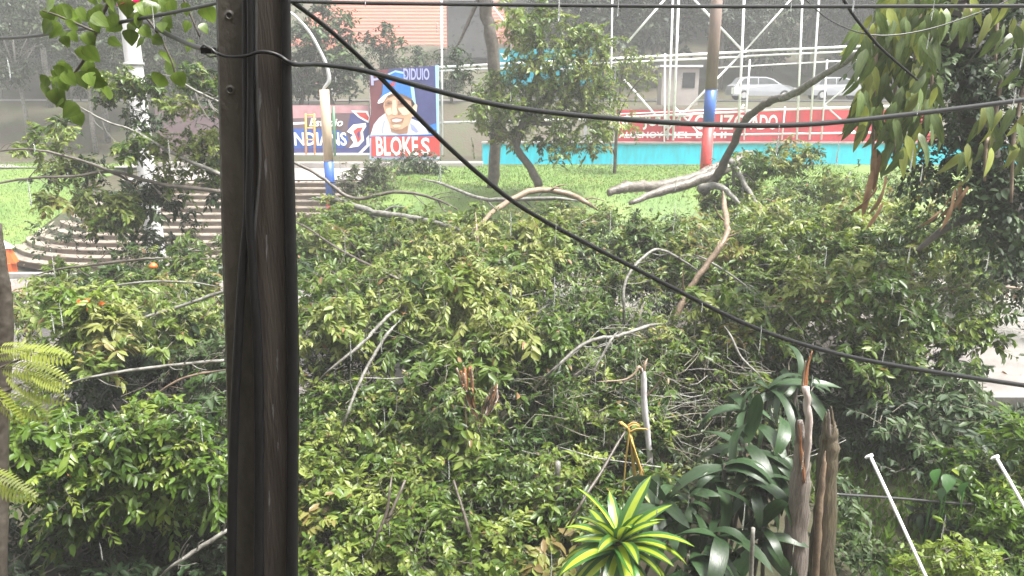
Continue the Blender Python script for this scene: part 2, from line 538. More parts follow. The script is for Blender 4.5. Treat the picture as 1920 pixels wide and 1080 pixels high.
# hollows in the heap where one looks into its shade (px, py, radius)
HOLLOWS = [(985, 575, 30), (930, 735, 55), (1010, 775, 36), (1060, 880, 34), (905, 955, 30), (770, 930, 30), (700, 660, 34), (610, 985, 26), (1040, 500, 30), (1120, 700, 30),
           (660, 560, 24), (1260, 860, 40), (1240, 560, 30), (1420, 650, 30), (1480, 600, 26), (300, 700, 50), (200, 740, 40), (130, 740, 40), (660, 860, 22), (820, 830, 24), (780, 720, 24), (1600, 560, 24), (1700, 640, 26), (1560, 480, 22), (600, 700, 22),
           (1000, 1010, 26), (840, 1020, 26), (700, 1050, 24), (1330, 560, 26), (1130, 460, 20), (1900, 670, 125), (25, 620, 70), (1690, 925, 120), (262, 100, 40), (286, 430, 46), (120, 440, 60), (360, 410, 30), (262, 205, 26), (1480, 720, 40), (1600, 730, 30)]


def scatter(poly, r, gap, n, seed, dfn=depth_at, dj=.5, pad=0.0):
    """clump centres spread over the part of the heap that fills an outline, on its upper surface"""
    g = random.Random(seed)
    xs = [p[0] for p in poly]; ys = [p[1] for p in poly]
    pts, out = [], []
    tries = 0
    while len(out) < n and tries < n * 60:
        tries += 1
        x = g.uniform(min(xs), max(xs)); y = g.uniform(min(ys), max(ys))
        if not inside(poly, x, y): continue
        Y = dfn(y) + g.uniform(-dj, dj)
        s = S(x, y, Y)
        if any((x - a) ** 2 + (y - b) ** 2 < (q * .9 + pad * r / s) ** 2 for a, b, q in HOLLOWS): continue
        rp = gap * r / s
        if any((x - a) ** 2 + ((y - b) * 1.3) ** 2 < (min(rp, q)) ** 2 for a, b, q in pts): continue
        pts.append((x, y, rp))
        out.append(P(x, y, Y))
    return out


# ------------------------------------------------------------------ terrain and hard ground
def sstep(a, b, x):
    t = min(1, max(0, (x - a) / (b - a)))
    return t * t * (3 - 2 * t)


def height(x, y):
    n = noise.noise(Vector((x * .35, y * .35, 0))) * .12
    z = -.06
    if y < 12.2:
        z = -.12 + n + .35 * sstep(6.5, 9, x) * sstep(6, 8, y) * (1 - sstep(10.5, 12, y))
    if y > 21.9:
        if x > -5.6:
            z = -.06 + 2.12 * sstep(21.9, 26.2, y) + .18 * sstep(26, 33, y)
            z += n * .5
        elif x > -16.2:
            z = -.2 + 2.2 * min(1, max(0, (y - 23.2) / 4.6)) - .06
            if y > 27.8: z = 2.13
        else:
            z = -.06 + max(0, min(2.25, (y - 23.0) * .235)) + n
            if x > -17.4: z -= .2 * (x + 17.4) / 1.2
    if y > 36:
        z = 2.3 + 2.4 * sstep(38, 45.5, y)
    if y > 54.5:
        z = 4.7 + (y - 54.5) * .27 + n * 6 + 3.5 * sstep(60, 95, y)
    return z


def build_ground():
    xs = np.concatenate([np.arange(-140, -26, 6.0), np.arange(-26, 26.1, .5), np.arange(30, 141, 6.0)])
    ys = np.concatenate([np.arange(-30, 0, 5.0), np.arange(0, 40, .5), np.arange(40, 60, 1.0), np.arange(60, 151, 6.0)])
    V = [(x, y, height(x, y)) for y in ys for x in xs]
    nx = len(xs)
    F = np.array([(j * nx + i, j * nx + i + 1, (j + 1) * nx + i + 1, (j + 1) * nx + i) for j in range(len(ys) - 1) for i in range(nx - 1)])
    me = np_mesh('ground', np.array(V), [F], M['ground'])
    me.polygons.foreach_set('use_smooth', [True] * len(me.polygons))
    o = link('ground', me); tag(o, 'dark damp ground under the fallen trees', None, kind='structure')


build_ground()


def sheet(name, x0, x1, y0, y1, dx, zf, material, keep=lambda x, y: True):
    xs = np.arange(x0, x1 + 1e-6, dx); ys = np.arange(y0, y1 + 1e-6, dx)
    nx = len(xs)
    V = np.array([(x, y, zf(x, y)) for y in ys for x in xs])
    F = np.array([(j * nx + i, j * nx + i + 1, (j + 1) * nx + i + 1, (j + 1) * nx + i)
                  for j in range(len(ys) - 1) for i in range(nx - 1) if keep(xs[i] + dx / 2, ys[j] + dx / 2)])
    me = np_mesh(name, V, [F], material)
    me.polygons.foreach_set('use_smooth', [True] * len(me.polygons))
    o = link(name, me); o['kind'] = 'structure'
    return o


tag(sheet('street', -60, 60, 12.6, 21.6, 1.0, lambda x, y: 0.0, M['street']), 'wet pale street under the fallen trees')
tag(sheet('plaza', -60, -5.5, 27.7, 33.7, .5, lambda x, y: 2.215 if x > -12.8 or y > 30 else 2.215, M['plaza'], lambda x, y: x > -14.5 or y > 32), 'pale paved terrace at the top of the steps')
tag(sheet('lawn', -5.5, 30, 22.2, 32.7, .5, lambda x, y: height(x, y) + .03, M['lawn']), 'mown green lawn before the turquoise wall')
tag(sheet('lawn', -45, -16.4, 23.5, 34, .6, lambda x, y: height(x, y) + .04, M['lawn']), 'sloping green lawn beside the steps')
tag(sheet('road', -120, 120, 46, 54, 2.0, lambda x, y: 4.74, M['asphalt']), 'grey road with parked cars behind the playing field')
for nm, yy, lb in (('kerb', 12.55, 'kerb on the garden side of the street'), ('kerb', 21.75, 'kerb on the far side of the street')):
    mb = MB().box((0, yy, .03), (120, .25, .22))
    tag(build(mb, nm, M['kerb']), lb, kind='structure')


def grass_field(name, n, area, zf, label, seed, h=(.04, .10)):
    g = np.random.default_rng(seed)
    x = g.uniform(area[0], area[1], n); y = g.uniform(area[2], area[3], n)
    z = np.array([zf(a, b) for a, b in zip(x, y)])
    pos = np.stack([x, y, z], 1)
    d = g.normal(size=(n, 3)) * .45; d[:, 2] = 1
    nr = g.normal(size=(n, 3)); nr[:, 2] *= .2
    me = leaves_mesh(name, pos, d, nr, g.uniform(*h, n), np.full(n, .28), np.clip(g.normal(.5, .22, n), 0, 1), M['grass'])
    tag(link(name, me), label, None, kind='stuff')


grass_field('grass', 26000, (-5.4, 14, 24, 32.6), lambda a, b: height(a, b) + .03, 'short bright grass blades on the lawn by the turquoise wall', 3)
grass_field('grass', 12000, (-24, -16.4, 23.6, 34), lambda a, b: height(a, b) + .04, 'short grass blades on the slope beside the steps', 4)
grass_field('grass', 9000, (4.2, 10, 6.2, 12.3), lambda a, b: height(a, b), 'rough wet grass on the garden bank by the thin white poles', 5, (.08, .22))


# the house the photograph is taken from: its unseen front wall and eave, added to block light from behind
mb = MB().box((0, -.9, 4.2), (26, .3, 8.8)).box((0, -.55, 8.75), (26.6, 1.6, .2))
tag(build(mb, 'wall', M['house_front']), 'unseen house front wall behind the viewpoint, added to block light', kind='structure')


# ------------------------------------------------------------------ steps
def build_stairs():
    root = empty('staircase', (-11, 22.6, 0), 'wide brown outdoor steps curving round at one end up to the terrace', 'steps')
    CX, CY = -13.2, 27.5
    rise, run, n = .17, .36, 13
    for i in range(n):
        R0 = CY - (22.6 + run * i); R1 = R0 - run - .12
        z1 = rise * (i + 1) + .0; z0 = rise * i - .04
        out, inn = [], []
        for R, lst in ((R0, out), (R1, inn)):
            lst.append((-5.55, CY - R))
            for k in range(7): lst.append((-5.55 + (CX + 5.55) * (k + 1) / 8, CY - R))
            for k in range(15):
                a = math.radians(86) * k / 14
                lst.append((CX - math.sin(a) * max(R, .02), CY - math.cos(a) * max(R, .02)))
        mb = MB()
        g = random.Random(i)
        w = [g.uniform(-.012, .012) for _ in out]
        for k in range(len(out) - 1):
            a, b, c, d = out[k], out[k + 1], inn[k + 1], inn[k]
            mb.quad((*b, z1 + w[k + 1]), (*a, z1 + w[k]), (*d, z1), (*c, z1), 0)
            e = .025
            mb.quad((*a, z1 + w[k]), (*b, z1 + w[k + 1]), (*b, z1 - .035), (*a, z1 - .035), 0)
            mb.quad((a[0], a[1] + e, z1 - .035), (b[0], b[1] + e, z1 - .035), (b[0], b[1] + e, z0), (a[0], a[1] + e, z0), 1)
        a, d = out[0], inn[0]
        mb.quad((*a, z0), (*d, z0), (*d, z1), (*a, z1), 1)
        build(mb, 'step', [M['tread'], M['riser']], root)


build_stairs()


# ------------------------------------------------------------------ turquoise wall with red banner and white steel frame
def flat_text(name, body, x0, x1, z0, z1, y, material, parent, shear=0.0, thick=.006, bold=True):
    cu = bpy.data.curves.new(name, 'FONT')
    cu.body = body; cu.extrude = .5; cu.offset = .022 if bold else 0; cu.resolution_u = 3; cu.shear = shear
    ob = bpy.data.objects.new(name, cu); COL.objects.link(ob)
    dg = bpy.context.evaluated_depsgraph_get()
    me = bpy.data.meshes.new_from_object(ob.evaluated_get(dg))
    bpy.data.objects.remove(ob)
    n = len(me.vertices)
    co = np.empty(n * 3, np.float32); me.vertices.foreach_get('co', co); co = co.reshape(-1, 3)
    mn, mx = co.min(0), co.max(0)
    u = (co - mn) / np.maximum(mx - mn, 1e-6)
    out = np.stack([x0 + (x1 - x0) * u[:, 0], y - thick * u[:, 2], z0 + (z1 - z0) * u[:, 1]], 1)
    me.vertices.foreach_set('co', out.astype(np.float32).ravel())
    me.materials.clear(); me.materials.append(material); me.update()
    me.name = name
    return link(name, me, parent)


WY = 33.0
root = empty('boundary_wall', (5, WY, 2.2), 'low turquoise painted wall along the lawn with a red lettered band above', 'wall')
x0, x1 = P(905, 280, WY).x, P(2100, 280, WY).x
zb, zt = 2.15, P(1200, 270, WY).z
build(MB().box(((x0 + x1) / 2, WY, (zb + zt) / 2), (x1 - x0, .30, zt - zb)), 'wall', M['turquoise'], root)
build(MB().box(((x0 + x1) / 2, WY - .03, zb + .06), (x1 - x0 + .02, .36, .16)), 'plinth', M['wall_base'], root)
build(MB().box(((x0 + x1) / 2, WY + .12, zt + .045), (x1 - x0 + .1, .62, .085)), 'coping', M['wall_base'], root)
rz0, rz1 = zt + .09, P(1400, 206, WY + .3).z
rx0, rx1 = P(1155, 230, WY + .3).x, P(1760, 230, WY + .3).x
bn = build(MB().box(((rx0 + rx1) / 2, WY + .33, (rz0 + rz1) / 2), (rx1 - rx0, .06, rz1 - rz0)), 'red_band', M['red_banner'], root)


def px_text(body, pxa, pxb, pya, pyb, Y, material, parent, nm='lettering', shear=0.0):
    a = P(pxa, pyb, Y); b = P(pxb, pya, Y)
    return flat_text(nm, body, a.x, P(pxb, (pya + pyb) / 2, Y).x, a.z, b.z, Y, material, parent, shear)


LY = WY + .297
for body, a, b in (('N', 1158, 1177), ('JUENTZ', 1205, 1300), ('OL', 1301, 1341), ('IZG', 1349, 1396), ('ADO', 1406, 1458)):
    px_text(body, a, b, 215, 243, LY, M['white_paint'], root)
px_text('ALUENOY', 1160, 1243, 247, 259, LY, M['white_paint'], root)
px_text('MEL BAHI', 1249, 1362, 247, 259, LY, M['white_paint'], root)

fr = empty('steel_frame', P(1390, 262, WY), 'tall white steel pipe frame with diagonal braces standing on the turquoise wall', 'frame')


def pipe(a, b, w, nm, Y=WY + .05, m='white_metal'):
    p, q = P(*a, Y), P(*b, Y)
    s = S(*a, Y)
    build(MB().tube([p, q], w * .82 * s / 2, 8), nm, M[m], fr, True)


for a, b, w in (((1275, -70), (1262, 263), 6), ((1264, -70), (1252, 262), 5), ((1247, 100), (1245, 303), 4), ((1398, -70), (1384, 262), 6), ((1406, 112), (1395, 262), 4),
                ((1507, -70), (1494, 262), 5), ((1540, -70), (1518, 262), 5), ((1551, 112), (1540, 262), 4), ((1149, -70), (1144, 262), 4), 
                ((1472, 200), (1466, 262), 3.5), ((828, -20), (829, 290), 5), ((1720, -70), (1700, 262), 5)):
    pipe(a, b, w, 'post', WY - .02 if b[1] > 280 else WY + .05)
for k, (a, b, w) in enumerate((((822, 126), (1400, 97), 5), ((1400, 96), (1760, 80), 5), ((822, 133), (1400, 106), 4), ((1400, 105), (1760, 89), 4), ((1140, 221), (1400, 209), 5),
                ((1400, 208), (1760, 196), 5), ((1140, 215), (1400, 203), 3), ((1330, 128), (1760, 104), 3), ((1165, 254), (1400, 252), 4.5), ((1400, 252), (1760, 247), 4.5), ((825, 230), (1140, 222), 4))):
    pipe(a, b, w, 'rail', WY + .12)
for a, b, w in (((1283, -20), (1393, 96), 5), ((1392, 98), (1266, 228), 5), ((1256, -12), (1176, 80), 5), ((1169, 148), (1250, 240), 5), ((1264, 200), (1318, 258), 4), ((1266, 228), (1245, 252), 4),
                ((1396, 96), (1500, -20), 4), ((1395, 196), (1384, 210), 4), ((1645, 118), (1546, 196), 3.5), ((1547, 198), (1610, 254), 4), ((1384, 250), (1420, 214), 4), ((900, -20), (960, 60), 4)):
    pipe(a, b, w, 'brace', WY + .2)

# floodlight on the frame
fl = empty('floodlight', P(1380, 175, WY - .15), 'small white floodlight clamped to the white frame', 'floodlight')
p = P(1380, 170, WY - .2)
build(MB().box(p, (.34, .2, .26), .4), 'housing', M['white_metal'], fl)
build(MB().box(p + Vector((-.02, -.115, -.02)), (.27, .02, .19), .4), 'lens', M['grey_metal'], fl)
build(MB().tube([p + Vector((0, .05, .1)), P(1387, 150, WY + .05)], .025, 6), 'bracket', M['white_metal'], fl)

# painted posts
def painted_post(name, label, base, r, bands, top_extra=None):
    root = empty(name, base, label, 'post', 'posts painted in bands')
    for nm, z0, z1, m in bands:
        build(MB().lathe((base[0], base[1], 0), [(r, z0), (r * .99, (z0 + z1) / 2), (r * .98, z1)], 18), nm, M[m], root, True)
    return root


Y = 26.8
bx = P(1324, 300, Y)
zr = lambda py, Y: P(0, py, Y).z
painted_post('banded_post', 'thick brown post painted blue and red at its foot beside the fallen trunk', (bx.x, Y, 1.95), .20,
             [('red_band', 1.8, zr(238, Y), 'red_paint'), ('blue_band', zr(238, Y), zr(168, Y), 'blue_paint'), ('shaft', zr(168, Y), 9.5, 'brown_post')])
Y = 25.6
bx = P(616, 300, Y)
rt = painted_post('lamp_post', 'tan lamp post with blue and red painted foot and a curved grey arm', (bx.x, Y, .9), .165,
                  [('red_band', .7, zr(372, Y), 'red_paint'), ('blue_band', zr(372, Y), zr(302, Y), 'blue_paint'), ('shaft', zr(302, Y), zr(168, Y), 'tan_paint')])
rt['category'] = 'lamp post'
mb = MB()
pix_tube(mb, [(600, 178, Y, 4), (608, 165, Y, 6), (617, 150, Y, 8), (613, 125, Y, 7), (600, 95, Y, 6), (580, 60, Y, 6), (555, 32, Y, 5), (535, 18, Y, 5), (510, 8, Y, 5)], 8, 5)
build(mb, 'arm', M['grey_metal'], rt, True)
p = P(505, 8, Y)
build(MB().box(p, (.55, .22, .12)), 'lamp_head', M['grey_metal'], rt)

# tall white post by the steps
Y = 18.0
root = empty('street_post', (P(300, 560, Y).x, Y, 0), 'tall white round concrete post standing before the brown steps', 'post')
pb, pt = P(296, 500, Y), P(243, 50, Y)
dirv = (pt - pb)
zz = [-.1, 1, 2, 3, 4, 5, 6, 7.5, 9.5]
pts = [pb + dirv * ((z - pb.z) / dirv.z) for z in zz]
build(MB().tube(pts, [.225 - .006 * i for i in range(len(zz))], 18), 'shaft', M['lamp_white'], root, True)
for py in (120, 378):
    z = P(250, py, Y).z
    q = pb + dirv * ((z - pb.z) / dirv.z)
    build(MB().lathe((q.x, q.y, q.z), [(.217, -.03), (.222, -.03), (.222, .03), (.217, .03)], 18), 'strap', M['grey_metal'], root, True)


# ------------------------------------------------------------------ murals
def paint(parent, name, pts, Y, material, conv):
    q = [P(*conv(x, y), Y) for x, y in pts]
    mb = MB(); mb.poly(list(reversed(q)))
    me = mb.mesh(name, material)
    bm = bmesh.new(); bm.from_mesh(me); bmesh.ops.triangulate(bm, faces=bm.faces[:])
    bmesh.ops.recalc_face_normals(bm, faces=bm.faces[:])
    for f in bm.faces:
        if f.normal.y > 0: f.normal_flip()
    bm.to_mesh(me); bm.free()
    return link(name, me, parent)


MY = 32.4
c2 = lambda x, y: (680 + x / 7.2, 110 + y / 7.2)
c1 = lambda x, y: (540 + x / 4.91, 90 + y / 4.91)
root = empty('mural_board', P(757, 300, MY), 'tall painted board with a smiling face in a blue cap over the word BLOKE', 'mural')
tl, tr, br, bl = P(693, 140, MY), P(822, 122, MY), P(823, 298, MY), P(693, 298, MY)
mb = MB()
f = [tl, bl, br, tr]; bk = [v + Vector((0, .16, 0)) for v in f]
mb.quad(*f)
mb.quad(bk[3], bk[2], bk[1], bk[0])
for i in range(4):
    j = (i + 1) % 4
    mb.quad(f[j], f[i], bk[i], bk[j])
build(mb, 'board', M['skyblue'], root)
LAY = [
    ('maroon_field', 'maroon', [(94, 168), (360, 140), (420, 700), (420, 1030), (94, 1030)]),
    ('navy_field', 'navy', [(350, 144), (978, 95), (1000, 1000), (400, 1030), (400, 600)]),
    ('blue_corner', 'capblue', [(905, 900), (990, 870), (1000, 960), (900, 960)]),
    ('painted_jacket', 'jacket', [(105, 1032), (150, 890), (220, 800), (305, 735), (340, 800), (640, 800), (760, 850), (850, 940), (890, 1000), (880, 1032)]),
    ('jacket_fold', 'lilac', [(250, 960), (275, 860), (320, 800), (290, 900), (275, 1000), (260, 1020)]),
    ('jacket_fold', 'lilac', [(640, 870), (690, 900), (760, 990), (720, 1000), (660, 960)]),
    ('painted_face', 'skin', [(278, 640), (290, 560), (340, 480), (430, 440), (560, 470), (665, 540), (692, 640), (668, 780), (632, 880), (606, 1005), (500, 1020), (385, 985), (352, 860), (312, 760)]),
    ('neck_shadow', 'skin_dark', [(372, 930), (440, 962), (530, 950), (612, 900), (604, 1006), (500, 1020), (385, 986)]),
    ('forehead_shadow', 'skin_dark', [(330, 500), (430, 455), (560, 490), (660, 545), (660, 580), (540, 530), (430, 500), (350, 530)]),
    ('painted_ear', 'skin_light', [(682, 640), (708, 592), (738, 630), (726, 730), (690, 785), (664, 780)]),
    ('painted_hair', 'hairpaint', [(652, 556), (698, 572), (700, 620), (678, 645), (660, 650)]),
    ('cheek_highlight', 'skin_light', [(478, 670), (560, 650), (640, 665), (630, 745), (560, 770), (510, 740)]),
    ('cheek_highlight', 'skin_light', [(316, 680), (380, 660), (395, 740), (350, 770), (318, 735)]),
    ('nose_highlight', 'skin_light', [(405, 560), (448, 560), (470, 720), (452, 762), (405, 755), (398, 690)]),
    ('nose_shadow', 'skin_dark', [(452, 640), (480, 690), (530, 745), (482, 760), (470, 720)]),
    ('eye_shadow', 'skin_dark', [(296, 596), (340, 560), (392, 572), (400, 610), (340, 630), (305, 640)]),
    ('eye_shadow', 'skin_dark', [(470, 572), (540, 566), (610, 596), (620, 640), (540, 625), (480, 626)]),
    ('painted_eye', 'hairpaint', [(322, 600), (352, 588), (382, 600), (352, 610)]),
    ('painted_eye', 'hairpaint', [(500, 602), (540, 588), (582, 610), (540, 618)]),
    ('mouth_shadow', 'skin_dark', [(370, 812), (450, 792), (560, 806), (540, 862), (450, 884), (395, 866)]),
    ('painted_mouth', 'mouth', [(392, 826), (450, 808), (536, 820), (520, 842), (450, 858), (405, 848)]),
    ('chin_highlight', 'skin_light', [(400, 900), (450, 888), (520, 894), (500, 925), (430, 930)]),
    ('painted_cap', 'capblue', [(262, 505), (275, 330), (300, 290), (335, 200), (440, 165), (545, 185), (600, 260), (650, 340), (668, 545), (560, 490), (430, 448), (340, 470)]),
    ('cap_panel', 'skyblue', [(335, 205), (440, 158), (550, 178), (586, 245), (545, 205), (440, 182), (352, 222)]),
    ('cap_panel', 'skyblue', [(636, 318), (688, 345), (722, 622), (696, 596), (668, 548)]),
    ('cap_visor', 'capblue', [(212, 566), (262, 480), (340, 440), (430, 430), (400, 470), (300, 520), (262, 575)]),
    ('visor_edge', 'white_paint', [(200, 598), (214, 560), (290, 490), (400, 438), (432, 442), (408, 470), (330, 500), (275, 590), (216, 608)]),
    ('cap_emblem', 'red_paint', [(372, 330), (392, 322), (405, 350), (412, 296), (446, 300), (430, 345), (436, 386), (410, 362), (384, 388)]),
    ('blue_line', 'blue_paint', [(94, 1050), (1010, 1018), (1010, 1046), (94, 1070)]),
]
y = MY
for k, (nm, m, pts) in enumerate(LAY):
    y -= .002
    paint(root, nm, pts, y, M[m], c2)
y -= .002
paint(root, 'red_strip', [(765, 815), (1395, 815), (1395, 1000), (765, 1000)], y, M['red_paint'], c1)
px_text('BLOKE', 706, 784, 256, 292, y - .004, M['white_paint'], root)
px_text('S', 790, 806, 258, 291, y - .004, M['white_paint'], root)
px_text('DIDUIO', 757, 805, 128, 150, y - .004, M['lilac'], root)
px_text('P', 696, 712, 138, 160, y - .004, M['lilac'], root)
for a, b in ((700, 298), (815, 298)):
    p = P(a, b, MY + .1)
    build(MB().box((p.x, p.y, (p.z + 2.2) / 2), (.12, .1, max(.1, p.z - 2.2))), 'leg', M['grey_metal'], root)

root = empty('mural_wall', P(600, 285, MY + .2), 'low wall painted with a blue oval of white letters and an angular red emblem', 'mural')
W2 = MY + .15
a, b = P(300, 290, W2), P(691, 197, W2)
build(MB().box(((a.x + b.x) / 2, W2 + .12, (a.z + b.z) / 2), (b.x - a.x, .24, b.z - a.z)), 'wall', M['darkmural'], root)
LAY2 = [
    ('pink_strip', 'pinkpaint', [(-400, 528), (746, 528), (746, 600), (400, 600), (300, 640), (-400, 660)]),
    ('white_dash', 'white_paint', [(-60, 690), (155, 680), (155, 700), (-60, 712)]),
    ('blue_oval', 'blue_paint', [(-300, 760), (-100, 742), (330, 745), (470, 760), (540, 800), (560, 860), (520, 920), (330, 935), (-300, 930)]),
    ('blue_foot', 'navy', [(-400, 930), (746, 915), (746, 965), (-400, 965)]),
    ('white_foot', 'white_paint', [(-400, 966), (755, 966), (755, 985), (-400, 985)]),
    ('emblem_field', 'navy', [(575, 600), (745, 600), (746, 960), (560, 930), (600, 860), (545, 770)]),
    ('emblem_white', 'white_paint', [(580, 575), (735, 580), (752, 640), (740, 690), (650, 640)]),
    ('emblem_red', 'red_paint', [(625, 592), (715, 595), (745, 640), (738, 670), (660, 628)]),
    ('emblem_white', 'white_paint', [(540, 770), (600, 705), (715, 690), (722, 720), (690, 770), (700, 850), (650, 905), (560, 920), (605, 870), (575, 825), (600, 800)]),
    ('emblem_red', 'red_paint', [(600, 765), (640, 735), (690, 730), (668, 775), (672, 840), (640, 875), (625, 820)]),
    ('emblem_white', 'white_paint', [(720, 830), (745, 800), (752, 900), (660, 985), (630, 985), (722, 890)]),
    ('emblem_blue', 'navy', [(632, 790), (655, 760), (660, 790), (650, 840)]),
]
y = W2
for nm, m, pts in LAY2:
    y -= .003
    paint(root, nm, pts, y, M[m], c1)
px_text('INDIANS', 546, 650, 248, 273, y - .004, M['white_paint'], root)
px_text('Estadio', 580, 643, 222, 237, y - .004, M['white_paint'], root, shear=.3)
# pale ledge under the murals
b0 = P(300, 300, MY - .3); b1 = P(905, 300, MY - .3)
tag(build(MB().box(((b0.x + b1.x) / 2, MY - .1, 2.3), (b1.x - b0.x, .9, .26)), 'ledge', M['plaza']), 'pale concrete ledge under the painted boards', kind='structure')

root = empty('ladder_frame', P(580, 285, 31.2), 'thin orange ladder-like bar frame before the low painted wall', 'frame')
for px in (573, 589):
    build(MB().tube([P(px, 213, 31.2), P(px + 1, 290, 31.2)], .04, 8), 'upright', M['orange_paint'], root, True)
for py in (216, 240, 262):
    build(MB().tube([P(572, py, 31.2), P(590, py, 31.2)], .028, 8), 'rung', M['orange_paint'], root, True)
tag(build(MB().tube([P(625, 200, 31.3), P(628, 292, 31.3)], .06, 8), 'thin_pole', M['green_paint'], None, True), 'thin dark green pole beside the tan lamp post', 'pole')

# teal board behind the trunk
root = empty('teal_sign', P(1000, 110, 35), 'teal board with a white stripe showing behind the leafy young tree', 'sign')
a, b = P(925, 160, 35), P(1110, 92, 35)
build(MB().box(((a.x + b.x) / 2, 35, (a.z + b.z) / 2), (b.x - a.x, .15, b.z - a.z)), 'board', M['teal_board'], root)
for py in (118, 128):
    a, b = P(922, py + 2, 34.9), P(1112, py - 1, 34.9)
    build(MB().box(((a.x + b.x) / 2, 34.91, (a.z + b.z) / 2), (b.x - a.x, .02, b.z - a.z)), 'white_stripe', M['white_paint'], root)
build(MB().poly(list(reversed([P(x, y, 34.9) for x, y in ((938, 100), (944, 100), (947, 106), (950, 100), (956, 100), (949, 112), (945, 112))]))), 'white_mark', M['white_paint'], root)
for px in (935, 1100):
    p = P(px, 150, 35.1)
    build(MB().box((p.x, 35.15, (2.3 + p.z) / 2), (.14, .1, p.z - 2.3)), 'leg', M['grey_metal'], root)

# white booth
root = empty('booth', (P(1275, 160, 42).x, 42, 3.6), 'small white booth with a dark window behind the white frame', 'booth')
a, b = P(1240, 176, 42), P(1312, 126, 42)
build(MB().box(((a.x + b.x) / 2, 42.6, (a.z + b.z) / 2 - .3), (b.x - a.x, 1.2, b.z - a.z + .6)), 'wall', M['house_wall'], root)
build(MB().box(((a.x + b.x) / 2, 42.6, b.z + .06), (b.x - a.x + .3, 1.5, .1)), 'roof', M['white_metal'], root)
a, b = P(1279, 165, 42), P(1304, 136, 42)
wv = build(MB().box(((a.x + b.x) / 2, 41.99, (a.z + b.z) / 2), (b.x - a.x, .03, b.z - a.z)), 'window', M['glass_dark'], root)


# ------------------------------------------------------------------ parked cars on the back road
def make_car(label, loc, paint_m, group):
    root = empty('parked_car', loc, label, 'car', group)
    L_, H_ = 4.1, 1.45
    prof = [(-2.03, .28), (-2.05, .62), (-1.98, .88), (-1.72, 1.02), (-1.45, 1.38), (-1.0, 1.45), (.1, 1.43), (.55, 1.30), (1.05, .98), (1.65, .86), (1.98, .68), (2.05, .45), (2.0, .26)]
    mb = MB()
    n = len(prof)
    wd = lambda z: .84 - max(0, z - .85) * .28
    for s in (-1, 1):
        for x, z in prof: mb.v.append((x, s * wd(z), z))
    for i in range(n):
        j = (i + 1) % n
        mb.f.append((i, j, n + j, n + i)); mb.m.append(0)
    mb.f.append(tuple(reversed(range(n)))); mb.m.append(0)
    mb.f.append(tuple(range(n, 2 * n))); mb.m.append(0)
    sub('body', mb.mesh('body', paint_m), root)
    for s in (-1, 1):
        for pts in ([(-1.55, 1.02), (-1.32, 1.33), (-.45, 1.37), (-.45, 1.0)], [(-.38, 1.0), (-.38, 1.37), (.1, 1.36), (.5, 1.24), (.86, 1.0)]):
            q = [(x, s * (wd(z) + .008), z) for x, z in pts]
            if s > 0: q = q[::-1]
            sub('window', MB().poly(q).mesh('window', M['glass_dark']), root)
    q = [(.58, -.66, 1.30), (.58, .66, 1.30), (1.07, .78, .99), (1.07, -.78, .99)]
    sub('windscreen', MB().poly([(x + .02, y, z + .02) for x, y, z in q]).mesh('windscreen', M['glass_dark']), root)
    for x in (-1.3, 1.28):
        for s in (-1, 1):
            w = sub('wheel', MB().tube([(x, s * .70, .3), (x, s * .87, .3)], .31, 16).mesh('wheel', M['tyre']), root)
            sub('rim', MB().tube([(x, s * .86, .3), (x, s * .885, .3)], .19, 12).mesh('rim', M['grey_metal']), w)
    for s in (-1, 1):
        sub('headlight', MB().box((1.93, s * .6, .68), (.16, .34, .16)).mesh('headlight', M['white_paint']), root)
    return root


p = P(1425, 180, 50)
c = make_car('silver hatchback parked on the far road behind the white frame', (p.x, 50, 4.75), M['car_paint'], 'cars on the far road')
p = P(1572, 180, 51.5)
c2_ = copy_tree(c)
c2_.location = (p.x, 51.8, 4.75)
c2_['label'] = 'pale car on the far road half hidden by the curved dark limb'
p = P(552, 100, 51)
c3_ = copy_tree(c); c3_.location = (P(568, 180, 52).x, 52.0, 4.75)
c3_['label'] = 'white car on the far road glimpsed between the dark trees'

# ------------------------------------------------------------------ house on the hill
HY = 68
root = empty('house', (P(760, 90, HY).x, HY, 8), 'large house with a red tiled roof on the hazy hillside', 'house')
hx0, hx1 = P(530, 90, HY).x, P(985, 90, HY).x
ez, rz = P(0, 98, HY).z, P(0, -15, HY).z
build(MB().box(((hx0 + hx1) / 2, HY + 4.5, (6 + ez) / 2), (hx1 - hx0 - 1.2, 7, ez - 6 + .2)), 'wall', M['house_wall'], root)
rf = MB()
A, B = Vector((hx0, HY, ez)), Vector((hx1, HY, ez))
Cc, D = Vector((hx1 - 2.5, HY + 5, rz)), Vector((hx0 + 2.5, HY + 5, rz))
E, F_ = Vector((hx1, HY + 10, ez)), Vector((hx0, HY + 10, ez))
rf.quad(A, B, Cc, D).quad(E, F_, D, Cc).poly([B, E, Cc]).poly([F_, A, D])
roof = build(rf, 'roof', M['tile_red'], root)
